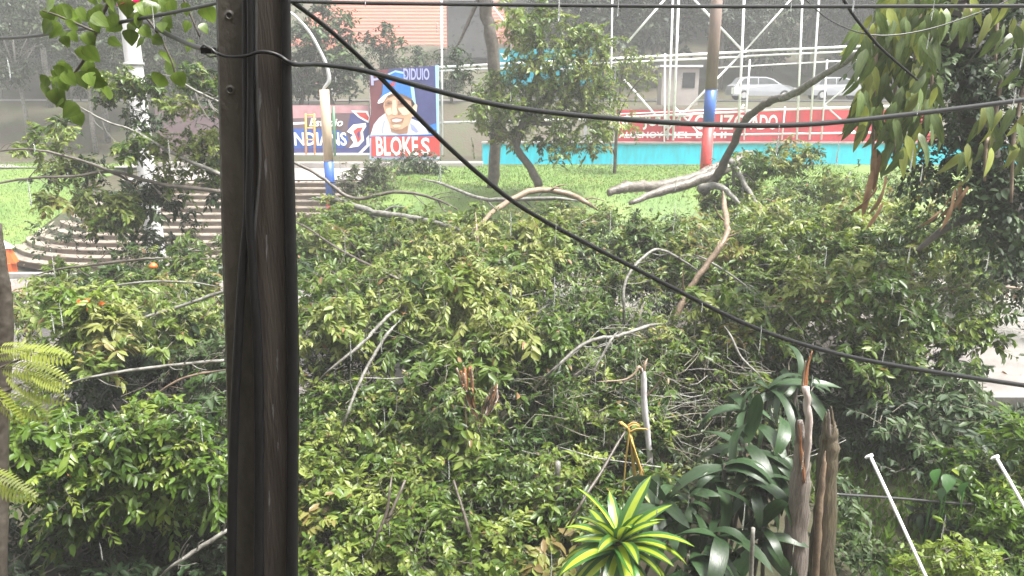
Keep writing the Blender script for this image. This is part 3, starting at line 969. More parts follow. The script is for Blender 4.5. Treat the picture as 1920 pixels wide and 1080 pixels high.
# rows of tiles
rows = MB()
for i in range(16):
    t0 = i / 16
    p0 = A.lerp(D, t0); p1 = B.lerp(Cc, t0)
    rows.tube([p0 + Vector((0, -.04, .06)), p1 + Vector((0, -.04, .06))], 0.03, 4)
o = sub('tile_rows', rows.mesh('tile_rows', M['tile_red']), roof); o.location = (0, 0, 0); o['kind'] = 'stuff'
for px in (600, 690, 760, 830, 900):
    p = P(px, 118, HY + 1)
    w = build(MB().box((p.x, HY + .98, ez - 1.4), (1.2, .1, 1.3)), 'window', M['glass_dark'], root)
    sub('frame', MB().box((p.x, HY + .95, ez - 2.1), (1.4, .16, .12)).mesh('frame', M['white_paint']), w)
bb = MB().box((P(880, 45, HY - 3).x, HY - 3, P(0, 60, HY - 3).z), (3.4, 4, 4.2))
hw = empty('shed', (P(880, 45, HY - 3).x, HY - 3, 7), 'small grey outbuilding beside the red roofed house', 'shed')
build(bb, 'wall', M['asphalt'], hw)
p = P(880, 10, HY - 3)
build(MB().box((p.x, HY - 3, P(0, 58, HY - 3).z + 2.2), (4.0, 4.6, .2)), 'roof', M['wall_base'], hw)


# ------------------------------------------------------------------ standing trees far off
def tree_proto(label, cat, group, leafm, seed, h, cr, trunk_h, ncl, L, tone=.45, trunkm='bark_dark', tr=.22, tw=16, lv=9):
    """a tree at the origin: tapered trunk with limbs, uneven crown of leaf clumps"""
    g = random.Random(seed)
    root = empty('tree', (0, 0, 0), label, cat, group)
    mb = MB()
    top = Vector((g.uniform(-.5, .5), g.uniform(-.5, .5), h * .8))
    pts = [Vector((0, 0, -.4)), Vector((g.uniform(-.1, .1), 0, trunk_h * .5)), Vector((top.x * .5, top.y * .5, trunk_h)), top]
    mb.tube(pts, [tr * 1.25, tr, tr * .8, tr * .25], 8, jit=.1, seed=seed)
    C, R = [], []
    for i in range(ncl):
        a = g.uniform(0, 6.28); zz = g.uniform(0, 1)
        rr = cr * (math.sin(math.pi * (.15 + .8 * zz)) ** .6) * math.sqrt(g.uniform(.15, 1)) * g.uniform(.75, 1.15)
        c = Vector((math.cos(a) * rr, math.sin(a) * rr, trunk_h + (h - trunk_h) * zz))
        C.append(c); R.append(cr * g.uniform(.26, .46))
    for i in range(0, ncl, max(1, ncl // 9)):
        s = Vector((top.x * .5, top.y * .5, trunk_h + g.uniform(-.2, .5) * (h - trunk_h) * .5))
        mid = s.lerp(C[i], .5) + Vector((0, 0, g.uniform(0, .6)))
        mb.tube([s, mid, C[i]], [tr * .45, tr * .3, tr * .1], 6, jit=.1, seed=i)
    sub('trunk', mb.mesh('trunk', M[trunkm], True), root)
    foliage(root, C, R, M[leafm], M['twig_dark'], local=True, tw=tw, lv=lv, L=L, W=.55, up=.3, droop=.2, tone=tone, seed=seed)
    return root


FG = 'trees on the hazy far hillside'
protos = [
    tree_proto('dark broad tree in the hazy forest on the far hillside', 'tree', FG, 'leaf_far', 21, 11, 3.6, 3.2, 34, .42),
    tree_proto('dark broad tree in the hazy forest on the far hillside', 'tree', FG, 'leaf_far', 22, 13, 3.0, 4.0, 34, .42, .55),
    tree_proto('dark broad tree in the hazy forest on the far hillside', 'tree', FG, 'leaf_far', 23, 9, 4.0, 2.2, 34, .42, .4),
]
g = random.Random(5)
spots = []
for row, yy in enumerate((57, 62, 69, 78, 90)):
    wdt = yy * .74
    x = -wdt
    while x < wdt:
        xx = x + g.uniform(-1.5, 1.5); y2 = yy + g.uniform(-2, 2)
        px = 960 + xx / y2 * FPX
        x += g.uniform(4.2, 6.2)
        if 500 < px < 1000 and y2 < 82: continue
        spots.append((xx, y2))
for i, (x, y) in enumerate(spots):
    pr = protos[i % 3]
    o = pr if i < 3 else copy_tree(pr)
    o.location = (x, y, height(x, y))
    o.rotation_euler = (0, 0, g.uniform(0, 6.28))
    s = g.uniform(.8, 1.25)
    o.scale = (s, s, s * g.uniform(.9, 1.1))

# darker trees beyond the murals, on the field's edge
G2 = 'trees at the edge of the field behind the murals'
pr = tree_proto('bushy dark green tree behind the painted boards', 'tree', G2, 'leaf_dark', 31, 7.5, 2.6, 1.6, 30, .30, .5)
for i, (px, yy, s) in enumerate(((632, 43, .78), (722, 46, .58), (575, 43, .62), (500, 45, 1.0), (430, 42, .9), (790, 48, .42), (850, 45, .4))):
    o = pr if i == 0 else copy_tree(pr)
    x = (px - 960) / FPX * yy
    o.location = (x, yy, height(x, yy)); o.rotation_euler = (0, 0, i * 1.3); o.scale = (s, s, s)
    o['label'] = ('bushy dark tree rising just right of the lamp post arm', 'bushy dark tree straight behind the top of the portrait board', 'bushy dark tree behind the curved lamp arm',
                  'large dark bushy tree hidden behind the utility pole', 'dark bushy tree just left of the utility pole', 'low dark bush-like tree at the side of the portrait board', 'small dark tree left of the leaning brown trunk')[i]
G3 = 'pale trees beyond the sloping lawn'
pr = tree_proto('tall thin hazy tree beyond the sloping lawn', 'tree', G3, 'leaf_far', 41, 12, 2.6, 5.0, 30, .30, .75, 'bark_grey', .16)
for i, (px, yy, s) in enumerate(((30, 52, 1.0), (120, 44, .9), (215, 40, .85), (320, 42, .9), (385, 38, .8), (-60, 46, 1.0), (165, 55, 1.1), (275, 53, 1.05), (70, 40, .62), (345, 37.5, .6), (190, 38, .62))):
    o = pr if i == 0 else copy_tree(pr)
    x = (px - 960) / FPX * yy
    o.location = (x, yy, height(x, yy)); o.rotation_euler = (0, 0, i * 2.1); o.scale = (s, s, s)
    o['label'] = ('hazy thin tree at the far left edge of the lawn slope', 'hazy thin tree behind the heart-shaped leaves', 'hazy thin tree just left of the white street post', 'hazy thin tree right of the white street post',
                  'hazy thin tree close beside the utility pole', 'hazy thin tree partly out of the picture at the left', 'farthest hazy tree behind the heart-shaped leaves', 'farthest hazy tree behind the white street post',
                  'low hazy tree on the lawn slope left of the steps', 'broad hazy tree above the top of the steps', 'broad hazy tree between the steps and the white post')[i]


# ------------------------------------------------------------------ standing trees on the lawn
def px_foliage_tree(name, label, cat, base, trunks, polys, leafm, tone, L, seed, r, gap, n, dj, Yc, trunkm='bark_dark', tw=14, lv=11, droop=.3, up=.3, group=None):
    root = empty(name, base, label, cat, group)
    mb = MB()
    for k, t in enumerate(trunks):
        pix_tube(mb, t, 9, 5, jit=.08, wob=.05, seed=seed + k)
    build(mb, 'trunk', M[trunkm], root, True)
    C = []
    for q, nn in zip(polys, n):
        C += scatter(q, r, gap, nn, seed, lambda py: Yc, dj)
    R = [r * rnd.uniform(.75, 1.2) for _ in C]
    foliage(root, C, R, M[leafm], M['twig_dark'], tw=tw, lv=lv, L=L, W=.5, up=up, droop=droop, tone=tone, seed=seed, tw_r=.01)
    return root


Y = 24.5
px_foliage_tree('young_tree', 'leafy light green young tree standing on the lawn before the turquoise wall', 'tree', P(1003, 345, Y),
                [[(1010, 350, Y, 17), (995, 315, Y, 15), (970, 275, Y, 13), (985, 210, Y, 10), (1010, 120, Y, 8), (1020, 40, Y, 5)],
                 [(985, 210, Y, 9), (1040, 170, Y, 7), (1090, 140, Y, 5)], [(970, 275, Y, 9), (930, 220, Y, 7), (915, 170, Y, 4)],
                 [(985, 230, Y, 9), (1050, 230, Y, 6), (1090, 200, Y, 4)]],
                [[(968, 15), (1030, 5), (1080, 40), (1140, 70), (1160, 120), (1150, 180), (1155, 250), (1120, 280), (1080, 290), (1030, 300), (985, 260), (975, 180), (960, 130), (960, 60)],
                 [(880, 150), (930, 135), (975, 190), (985, 260), (930, 270), (890, 220)]],
                'leaf', .72, .15, 51, .48, .52, (90, 20), .9, Y)
Y = 26.5
px_foliage_tree('old_tree', 'leaning brown trunk of a tall tree behind the leafy young tree', 'tree', P(918, 345, Y),
                [[(924, 360, Y, 22), (928, 280, Y, 22), (930, 170, Y, 23), (925, 110, Y, 24), (914, 30, Y, 24), (904, -40, Y, 23), (890, -120, Y, 28)],
                 [(905, -20, Y, 10), (870, 60, Y, 6), (850, 100, Y, 3)]],
                [[(840, 80), (890, 130), (880, 170), (840, 150)], [(780, -120), (1020, -120), (1000, -60), (820, -70)]], 'leaf_dark', .6, .14, 52, .5, .7, (5, 12), .6, Y, trunkm='bark_dark', tw=9)
Y = 30.0
px_foliage_tree('sapling', 'slender sapling with sparse yellowish leaves beside the turquoise wall', 'tree', P(1153, 330, Y),
                [[(1152, 334, Y, 7), (1155, 270, Y, 6), (1160, 200, Y, 5), (1170, 120, Y, 4), (1185, 90, Y, 2)], [(1160, 215, Y, 4), (1190, 160, Y, 3), (1230, 130, Y, 2)],
                 [(1152, 290, Y, 4), (1142, 262, Y, 3), (1130, 240, Y, 2)]],
                [[(1155, 85), (1200, 80), (1240, 110), (1235, 150), (1190, 190), (1160, 200), (1150, 140)], [(1180, 215), (1200, 230), (1190, 250), (1170, 245)]],
                'leaf_yellow', .4, .15, 53, .42, .7, (17, 3), .5, Y, tw=7, lv=7)
for px, py, Y, lb, s in ((690, 335, 25.8, 'rounded grey green bush at the end of the steps', 0), (790, 320, 30.2, 'small dark conifer-like bush by the mural foot', 1)):
    poly = [(px - 45, py - 20), (px, py - 35), (px + 40, py - 20), (px + 45, py + 25), (px - 40, py + 30)]
    px_foliage_tree('bush', lb, 'bush', P(px, py + 40, Y), [[(px, py + 45, Y, 6), (px, py + 10, Y, 5), (px + 4, py - 10, Y, 3)]], [poly], ['leaf_dull', 'leaf_dark'][s], .5, .13, 60 + s, .42, .55, (14,), .5, Y)


# ------------------------------------------------------------------ the fallen trees
def fallen(label, base, crowns, limbs, seed, group='fallen trees across the street', name='fallen_tree', cat='fallen tree'):
    root = empty(name, base, label, cat, group)
    for k, (m, pts) in enumerate(limbs):
        mb = MB()
        big = max(p[3] for p in pts) > 14
        if not big:
            pts = [(a, b, c - (.125 if 430 < b < 1100 else .125 - .09 * min(1, max(0, (430 - b) / 60))) * c, d * .9) for a, b, c, d in pts]
            e0, e1, f0, f1 = pts[0], pts[1], pts[-1], pts[-2]
            pts = [(e0[0] * 1.6 - e1[0] * .6, e0[1] * 1.6 - e1[1] * .6 + 6, e0[2] + .25, 1.6)] + pts + [(f0[0] * 1.6 - f1[0] * .6, f0[1] * 1.6 - f1[1] * .6 + 6, f0[2] + .25, 1.6)]
            for q in range(rnd.randint(3, 7)):
                i = rnd.randrange(1, len(pts) - 2); t = rnd.random()
                x, y, Yq, w = [a + (b - a) * t for a, b in zip(pts[i], pts[i + 1])]
                sg = rnd.choice((-1, 1)); dx, dy = pts[i + 1][0] - pts[i][0], pts[i + 1][1] - pts[i][1]
                ln = math.hypot(dx, dy) or 1; dx, dy = dx / ln, dy / ln
                l = rnd.uniform(18, 60)
                pix_tube(mb, [(x, y, Yq, w * .45), (x + (dx * .7 - sg * dy * .6) * l * .5, y + (dy * .7 + sg * dx * .6) * l * .5, Yq - .05, w * .32), (x + (dx * .9 - sg * dy * .5) * l, y + (dy * .9 + sg * dx * .5) * l + rnd.uniform(-6, 8), Yq - .1, 1.2)], 5, 4, seed=q)
        pix_tube(mb, pts, 8, 6, jit=.10, wob=.06, seed=seed * 50 + k)
        build(mb, 'trunk' if big else 'branch', M[m], root, True)
    for k, (poly, r, gap, n, leafm, tone, L, kw) in enumerate(crowns):
        # boughs first: each is a mound of sprays, with shade between one mound and the next
        dj, dfn = kw.pop('dj', .5), kw.pop('dfn', depth_at)
        Rm = r * 1.7
        C, R, TN = [], [], []
        for b in scatter(poly, Rm, .72, max(3, int(n / 5.0)), seed * 10 + k, dfn, dj, .38):
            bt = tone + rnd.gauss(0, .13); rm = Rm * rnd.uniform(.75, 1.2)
            ax = rnd.uniform(0, 3.14); sx, sy = rnd.uniform(.9, 1.35), rnd.uniform(.7, 1.0)
            for _ in range(9):
                d = Vector((rnd.gauss(0, 1), rnd.gauss(-.35, 1), abs(rnd.gauss(.25, .9)) - .15)).normalized()
                x, y = d.x * sx, d.y * sy
                d = Vector((x * math.cos(ax) - y * math.sin(ax), x * math.sin(ax) + y * math.cos(ax), d.z * .85))
                C.append(b + d * rm * rnd.uniform(.6, 1.0) + Vector((0, 0, -.35 * rm))); R.append(r * rnd.uniform(.55, 1.0)); TN.append(bt + .22 * (d.z - .35))  # tone lightens mound tops and darkens their sides, light painted into leaf colour
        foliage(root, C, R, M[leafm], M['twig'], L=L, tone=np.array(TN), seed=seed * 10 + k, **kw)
        # a deeper, sparser layer below, in darker leaf colour that fills in shade
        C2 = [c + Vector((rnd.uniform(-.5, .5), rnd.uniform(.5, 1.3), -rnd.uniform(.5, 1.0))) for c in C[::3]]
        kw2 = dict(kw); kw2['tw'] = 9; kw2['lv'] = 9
        foliage(root, C2, [r * 1.1] * len(C2), M['leaf_dark'], M['twig_dark'], name='darkened_inner_crown', L=L * 1.2, tone=.35, seed=seed * 10 + k + 500, **kw2)
    return root


def off(d):
    return lambda py: depth_at(py) + d


KW = dict(tw=15, lv=12, up=.35, droop=.3, tvar=.22)
# centre
fallen('fallen tree whose leafy crown fills the middle of the street', P(1100, 560, 14),
       [([(556, 400), (640, 380), (760, 430), (860, 395), (930, 420), (1000, 400), (1100, 410), (1200, 425), (1250, 450), (1150, 480), (1050, 520), (900, 510), (700, 520), (556, 540)], .55, .62, 70, 'leaf_pale', .42, .125, dict(KW)),
        ([(1000, 410), (1080, 405), (1180, 420), (1250, 425), (1320, 430), (1320, 500), (1200, 490), (1080, 480), (1000, 460)], .42, .5, 60, 'leaf_pale', .5, .12, dict(KW, dj=.9)),
        ([(556, 385), (660, 395), (760, 430), (860, 420), (900, 400), (900, 470), (760, 480), (556, 460)], .5, .5, 50, 'leaf_pale', .42, .12, dict(KW, dj=.9)),
        ([(556, 530), (740, 500), (1000, 430), (1050, 520), (1040, 620), (960, 690), (860, 680), (740, 640), (640, 620), (556, 650)], .50, .52, 90, 'leaf_pale', .62, .125, dict(KW, droop=.5, dfn=off(-1.5))),
        ([(1000, 540), (1100, 480), (1250, 480), (1300, 580), (1250, 680), (1180, 760), (1060, 780), (960, 740), (980, 640)], .48, .62, 60, 'leaf', .42, .10, dict(KW, tw=12)),
        ([(556, 640), (760, 660), (900, 720), (1040, 760), (1180, 740), (1180, 850), (1060, 900), (900, 860), (740, 800), (556, 800)], .45, .60, 90, 'leaf', .52, .105, dict(KW))],
       [('bark_tan', [(1265, 602, 14.2, 12), (1290, 545, 14.4, 12), (1330, 490, 14.6, 13), (1362, 440, 14.9, 12), (1358, 385, 15.2, 11)]),
        ('bark_grey', [(1170, 580, 14, 6), (1172, 530, 14.2, 6), (1198, 490, 14.5, 7), (1235, 468, 14.8, 7), (1285, 492, 15, 5)]),
        ('bark_grey', [(1330, 490, 14.6, 5), (1380, 522, 14.5, 4), (1422, 556, 14.3, 3)]),
        ('bark_grey', [(600, 372, 19, 8), (640, 378, 18.8, 12), (700, 398, 18.5, 14), (770, 408, 18, 12), (840, 424, 17.5, 9)]),
        ('bark_tan', [(870, 545, 15.5, 4), (895, 480, 15.8, 6), (893, 425, 16, 5)]),
        ('bark_tan', [(900, 420, 17, 8), (940, 386, 18, 12), (1000, 358, 18.6, 13), (1060, 362, 19, 12), (1100, 380, 19, 9)]),
        ('bark_grey', [(830, 345, 21, 6), (900, 372, 20, 8), (960, 374, 19.5, 9), (1040, 372, 19.2, 8)]),
        ('bark_dark', [(545, 302, 18.5, 6), (600, 330, 18.5, 7), (662, 372, 18.4, 8), (740, 360, 18.3, 7), (800, 368, 18.2, 6), (845, 386, 18, 4)]),
        ('bark_grey', [(1035, 695, 10.3, 5), (1100, 642, 10.5, 8), (1160, 630, 10.6, 9), (1212, 612, 10.8, 8)]),
        ('bark_grey', [(1148, 634, 10.5, 6), (1130, 665, 10.4, 5), (1112, 700, 10.3, 4)]),
        ('bark_grey', [(620, 692, 10.4, 5), (670, 652, 10.6, 8), (700, 622, 10.8, 8), (728, 592, 11, 7)]),
        ('bark_grey', [(648, 785, 9.6, 5), (675, 715, 9.9, 7), (705, 660, 10.2, 7), (730, 622, 10.4, 7)]),
        ('bark_grey', [(1370, 630, 12, 5), (1390, 670, 11.8, 5), (1420, 700, 11.6, 4)]),
        ('bark_dark', [(705, 1010, 7.3, 5), (725, 960, 7.4, 7), (732, 910, 7.5, 5)]),
        ('bark_dark', [(1080, 960, 7.8, 6), (1130, 880, 8.2, 7), (1165, 820, 8.6, 5)]),
        ('bark_dark', [(740, 520, 14, 6), (640, 470, 15, 5), (580, 430, 16, 4)]),
        ], 1)
# right
fallen('fallen tree at the kerb with a pale split trunk lying beside the banded post', P(1400, 340, 22),
       [([(1260, 430), (1350, 410), (1430, 370), (1500, 380), (1560, 300), (1620, 285), (1690, 420), (1560, 450), (1450, 470), (1300, 500), (1240, 450)], .6, .62, 60, 'leaf_pale', .38, .12, dict(KW)),
        ([(1320, 400), (1420, 280), (1500, 275), (1490, 310), (1400, 345)], .40, .5, 26, 'leaf_pale', .6, .12, dict(KW, tw=10, dfn=lambda py: 20.6)),
        ([(1400, 470), (1560, 420), (1700, 420), (1780, 500), (1800, 600), (1820, 680), (1750, 700), (1640, 690), (1540, 640), (1440, 620), (1380, 560)], .52, .52, 110, 'leaf', .66, .125, dict(KW, dfn=off(-1.3))),
        ([(1300, 500), (1400, 480), (1440, 620), (1500, 680), (1400, 720), (1290, 640)], .48, .62, 40, 'leaf', .42, .10, dict(KW, tw=11)),
        ([(1540, 650), (1640, 690), (1830, 680), (1840, 750), (1780, 790), (1660, 790), (1560, 760)], .55, .62, 45, 'leaf_dark', .75, .12, dict(KW)),
        ([(1700, 440), (1830, 430), (1925, 470), (1930, 590), (1850, 610), (1790, 560)], .6, .66, 34, 'leaf_dull', .6, .13, dict(KW, tw=10, dfn=off(2.5)))],
       [('bark_pale', [(1140, 362, 21.3, 14), (1170, 352, 21.5, 20), (1215, 349, 22, 21), (1270, 341, 22.6, 18), (1340, 319, 23.4, 22), (1400, 293, 24, 26)]),
        ('bark_pale', [(1180, 382, 20, 8), (1240, 359, 20.4, 18), (1310, 338, 20.8, 20), (1370, 312, 21.3, 20), (1410, 290, 21.8, 17)]),
        ('bark_dark', [(1318, 362, 20.2, 17), (1345, 330, 20, 18), (1372, 275, 19.4, 15), (1400, 222, 18.4, 14), (1440, 192, 17.4, 14), (1470, 181, 16.8, 14)]),
        ('bark_grey', [(1465, 184, 16.9, 13), (1490, 174, 16.4, 15), (1550, 138, 15.2, 13), (1610, 98, 14, 13), (1665, 45, 13, 12), (1710, -40, 12.2, 11)]),
        ('bark_grey', [(1310, 355, 20, 16), (1350, 350, 19.6, 12), (1390, 385, 19, 8)]),
        ('bark_grey', [(1375, 310, 20.8, 14), (1400, 350, 20, 10), (1420, 385, 19, 7)]),
        ('bark_tan', [(1780, 540, 14.5, 8), (1840, 535, 14.8, 7), (1925, 542, 15, 5)]),
        ('bark_tan', [(1885, 530, 14.8, 4), (1895, 505, 14.9, 3)]),
        ('torn_wood', [(1480, 560, 13, 5), (1520, 563, 13, 8), (1560, 568, 13, 4)]),
        ], 2)
# left
fallen('fallen tree lying before the brown steps behind the dark utility pole', P(200, 600, 13),
       [([(60, 535), (130, 512), (280, 510), (420, 455), (425, 620), (300, 640), (200, 610), (110, 575)], .46, .62, 60, 'leaf_pale', .42, .12, dict(KW)),
        ([(110, 560), (200, 540), (260, 590), (240, 640), (150, 660), (110, 630)], .42, .55, 16, 'leaf_pale', .75, .125, dict(KW, dfn=off(-1.6))),
        ([(150, 655), (425, 610), (425, 780), (330, 760), (200, 770), (110, 735)], .45, .66, 40, 'leaf_dark', .72, .11, dict(KW)),
        ([(330, 740), (425, 720), (428, 900), (350, 860)], .45, .6, 16, 'leaf', .4, .105, dict(KW)),
        ([(50, 270), (130, 240), (230, 250), (240, 310), (200, 330), (120, 370), (70, 340)], .34, .75, 18, 'leaf', .72, .125, dict(KW, tw=10, dfn=lambda py: 16)),
        ([(240, 270), (300, 240), (405, 220), (410, 320), (330, 330), (290, 370), (260, 330)], .34, .7, 22, 'leaf', .68, .125, dict(KW, tw=11, dfn=lambda py: 16)),
        ([(180, 385), (270, 375), (270, 410), (225, 430), (195, 415)], .28, .7, 8, 'leaf', .8, .12, dict(KW, tw=9, dfn=lambda py: 15.5)),
        ([(215, 150), (270, 150), (280, 185), (235, 185)], .25, .6, 4, 'leaf', .5, .1, dict(KW, tw=9, dfn=lambda py: 15.5)),
        ([(340, 110), (410, 180), (405, 230), (330, 200)], .3, .7, 5, 'leaf_pale', .6, .1, dict(KW, tw=7, dfn=lambda py: 15.5))],
       [('bark_dark', [(-10, 345, 15.5, 4), (60, 334, 15.6, 5), (140, 330, 15.8, 6), (215, 322, 16, 7), (300, 345, 16, 8), (420, 360, 16, 9)]),
        ('bark_dark', [(-10, 285, 15.5, 3), (60, 280, 15.6, 5), (150, 300, 15.8, 6), (215, 325, 16, 7)]),
        ('bark_grey', [(148, 200, 15.5, 3), (200, 228, 15.6, 4), (250, 245, 15.8, 5), (330, 290, 16, 7), (420, 330, 16, 9)]),
        ('bark_grey', [(330, 148, 15.5, 3), (370, 172, 15.6, 5), (420, 196, 15.8, 6)]),
        ('bark_dark', [(110, 505, 13.6, 4), (190, 495, 13.6, 6), (275, 485, 13.6, 6)]),
        ('bark_grey', [(160, 710, 10.2, 5), (240, 695, 10.3, 7), (330, 684, 10.5, 7), (425, 676, 10.6, 7)]),
        ('bark_grey', [(240, 605, 11.8, 5), (320, 580, 11.9, 7), (425, 545, 12, 7)]),
        ('bark_tan', [(285, 745, 10.5, 4), (340, 710, 10.5, 5), (410, 695, 10.6, 4)]),
        ('bark_grey', [(318, 805, 8.8, 5), (345, 785, 8.9, 6), (372, 768, 9, 5)]),
        ('bark_grey', [(322, 1062, 7.3, 6), (370, 1030, 7.4, 9), (425, 995, 7.5, 8)]),
        ('bark_grey', [(190, 540, 13, 3), (280, 528, 13, 5), (360, 530, 13, 4)])], 3)


# ------------------------------------------------------------------ bushes of the garden
def bush(label, base, crowns, seed, flowers=(), name='leafy_bush', cat='bush', stems=()):
    root = empty(name, base, label, cat)
    mb = MB()
    for k, s in enumerate(stems): pix_tube(mb, s, 7, 5, jit=.08, seed=seed + k)
    if stems: build(mb, 'stem', M['bark_dark'], root, True)
    for k, (poly, r, gap, n, leafm, tone, L, kw) in enumerate(crowns):
        C = scatter(poly, r, gap, n, seed * 10 + k, kw.pop('dfn', depth_at), kw.pop('dj', .35))
        foliage(root, C, [r * rnd.uniform(.7, 1.2) for _ in C], M[leafm], M['twig_dark'], L=L, tone=tone, seed=seed * 10 + k, **kw)
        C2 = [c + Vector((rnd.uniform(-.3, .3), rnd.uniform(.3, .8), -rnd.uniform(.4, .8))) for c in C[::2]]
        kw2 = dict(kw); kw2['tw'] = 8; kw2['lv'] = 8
        foliage(root, C2, [r * 1.1] * len(C2), M['leaf_dark'], M['twig_dark'], name='darkened_inner_crown', L=L * 1.1, tone=.4, seed=seed * 10 + k + 500, **kw2)  # inner leaves coloured darker to stand for shade inside the bush
    for k, (px, py, Y, n) in enumerate(flowers):
        gg = np.random.default_rng(900 + k)
        c = np.array(P(px, py, Y))
        s = S(px, py, Y)
        pos = c + gg.normal(size=(n, 3)) * s * 6
        d = gg.normal(size=(n, 3)); d[:, 2] = np.abs(d[:, 2]); nr = gg.normal(size=(n, 3)); nr[:, 1] -= 1
        o = link('flower', leaves_mesh('flower', pos, d, nr, gg.uniform(8, 13, n) * s, np.full(n, .7), gg.random(n), M['flower']), root, 'stuff')
    return root


BW = dict(tw=13, lv=11, up=.35, droop=.35, W=.48)
bush('glossy bright green bush spreading below the street with one orange flower', P(200, 1000, 7),
     [([(-20, 770), (120, 800), (200, 830), (150, 880), (60, 900), (-20, 860)], .34, .55, 28, 'leaf_bright', .5, .12, dict(BW, dfn=lambda py: 7.6)),
      ([(90, 880), (200, 800), (290, 770), (420, 810), (425, 900), (420, 960), (330, 930), (200, 960), (110, 990)], .34, .55, 60, 'leaf_bright', .42, .11, dict(BW, dfn=lambda py: 7.4)),
      ([(250, 760), (280, 745), (300, 790), (270, 800)], .2, .6, 5, 'leaf_bright', .8, .10, dict(BW, dfn=lambda py: 7.6)),
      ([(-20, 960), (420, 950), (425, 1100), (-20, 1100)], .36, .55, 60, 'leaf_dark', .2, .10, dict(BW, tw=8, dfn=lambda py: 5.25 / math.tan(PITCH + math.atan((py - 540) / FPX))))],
     5, [(142, 893, 7.1, 14)], 'leafy_bush', 'bush', [[(200, 1120, 7.6, 8), (220, 980, 7.6, 7), (240, 880, 7.5, 5)], [(180, 940, 7.2, 3), (195, 880, 7.3, 4), (210, 840, 7.4, 3)]])
bush('pale green leafy branch with orange flowers leaning over the street', P(180, 660, 10.5),
     [([(110, 570), (190, 560), (240, 600), (200, 640), (130, 640)], .3, .55, 12, 'leaf_bright', .8, .11, dict(BW, dfn=lambda py: 10.2))],
     6, [(160, 570, 9.8, 12), (174, 576, 9.8, 10)], 'flowering_branch', 'branch', [[(190, 700, 10.3, 6), (170, 640, 10.2, 5), (150, 590, 10.2, 3)]])
bush('dense glossy bush filling the garden below the middle fallen tree', P(800, 1050, 7),
     [([(556, 780), (760, 800), (900, 860), (1040, 880), (1060, 960), (1030, 1090), (556, 1090)], .40, .52, 130, 'leaf', .66, .118, dict(BW)),
      ([(900, 830), (1060, 880), (1150, 900), (1080, 980), (950, 960)], .36, .6, 26, 'leaf', .5, .105, dict(BW)),
      ([(560, 700), (760, 740), (860, 840), (760, 880), (570, 850)], .36, .6, 34, 'leaf', .68, .115, dict(BW))],
     7, (), 'leafy_bush', 'bush', [[(700, 1120, 7.4, 9), (720, 1000, 7.5, 7), (760, 900, 7.8, 5)], [(900, 1120, 7.4, 9), (880, 1000, 7.5, 7), (850, 900, 7.8, 5)]])
bush('bright green bush in the lower corner by the thin white poles', P(1860, 1000, 7),
     [([(1740, 880), (1830, 820), (1930, 800), (1935, 960), (1860, 980), (1780, 940)], .3, .65, 16, 'leaf_bright', .45, .12, dict(BW, tw=9, dfn=lambda py: 8.2)),
      ([(1840, 960), (1935, 940), (1935, 1085), (1850, 1060)], .3, .6, 18, 'leaf_bright', .4, .11, dict(BW, tw=10, dfn=lambda py: 7.6))], 8)
bush('low bright bush at the foot of the leaning white pole', P(1790, 1080, 6.4),
     [([(1690, 1070), (1780, 1035), (1880, 1050), (1900, 1120), (1700, 1120)], .26, .5, 24, 'leaf_bright', .75, .08, dict(BW, dfn=lambda py: 6.6))], 9)
bush('tangled grey green brushwood under the fallen trees', P(1350, 800, 10),
     [([(1180, 640), (1300, 640), (1480, 690), (1480, 800), (1360, 860), (1220, 860), (1170, 760)], .45, .62, 46, 'leaf_dull', .35, .095, dict(BW, tw=10, tw_r=.008, dfn=off(.6))),
      ([(1240, 820), (1400, 860), (1480, 900), (1300, 960), (1200, 900)], .4, .7, 12, 'leaf_dull', .3, .09, dict(BW, tw=8, tw_r=.008, dfn=off(.6)))], 10, (), 'brushwood', 'bush')
bush('low ivy clumps on the brown bank behind the split posts', P(1640, 1000, 8.3),
     [([(1580, 900), (1640, 880), (1650, 1000), (1640, 1080), (1580, 1080)], .22, .7, 16, 'leaf_dark', .9, .09, dict(BW, tw=6, lv=7, dfn=lambda py: 8.0 - (py - 900) * .004)),
      ([(1640, 1000), (1760, 960), (1800, 1060), (1680, 1080)], .2, .9, 4, 'leaf_dull', .5, .08, dict(BW, tw=6, lv=7, dfn=lambda py: 7.9))], 11, (), 'ivy', 'ivy')
bush('pale weedy growth on the verge beside the wet street', P(1890, 770, 12),
     [([(1840, 750), (1930, 735), (1935, 810), (1850, 830)], .35, .6, 16, 'leaf_pale', .5, .1, dict(BW, tw=8, dfn=lambda py: 11.3))], 12, (), 'weeds', 'weeds')


# dark-coloured leaves set behind the hollows, painting in their shade
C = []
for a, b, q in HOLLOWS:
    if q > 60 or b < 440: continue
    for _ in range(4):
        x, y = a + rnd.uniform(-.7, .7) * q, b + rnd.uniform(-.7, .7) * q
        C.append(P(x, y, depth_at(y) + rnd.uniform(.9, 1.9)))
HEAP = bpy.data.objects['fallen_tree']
foliage(HEAP, C, [rnd.uniform(.35, .6) for _ in C], M['leaf_dark'], M['twig_dark'], name='darkened_inner_crown', tw=10, lv=9, L=.11, tone=.3, seed=999)


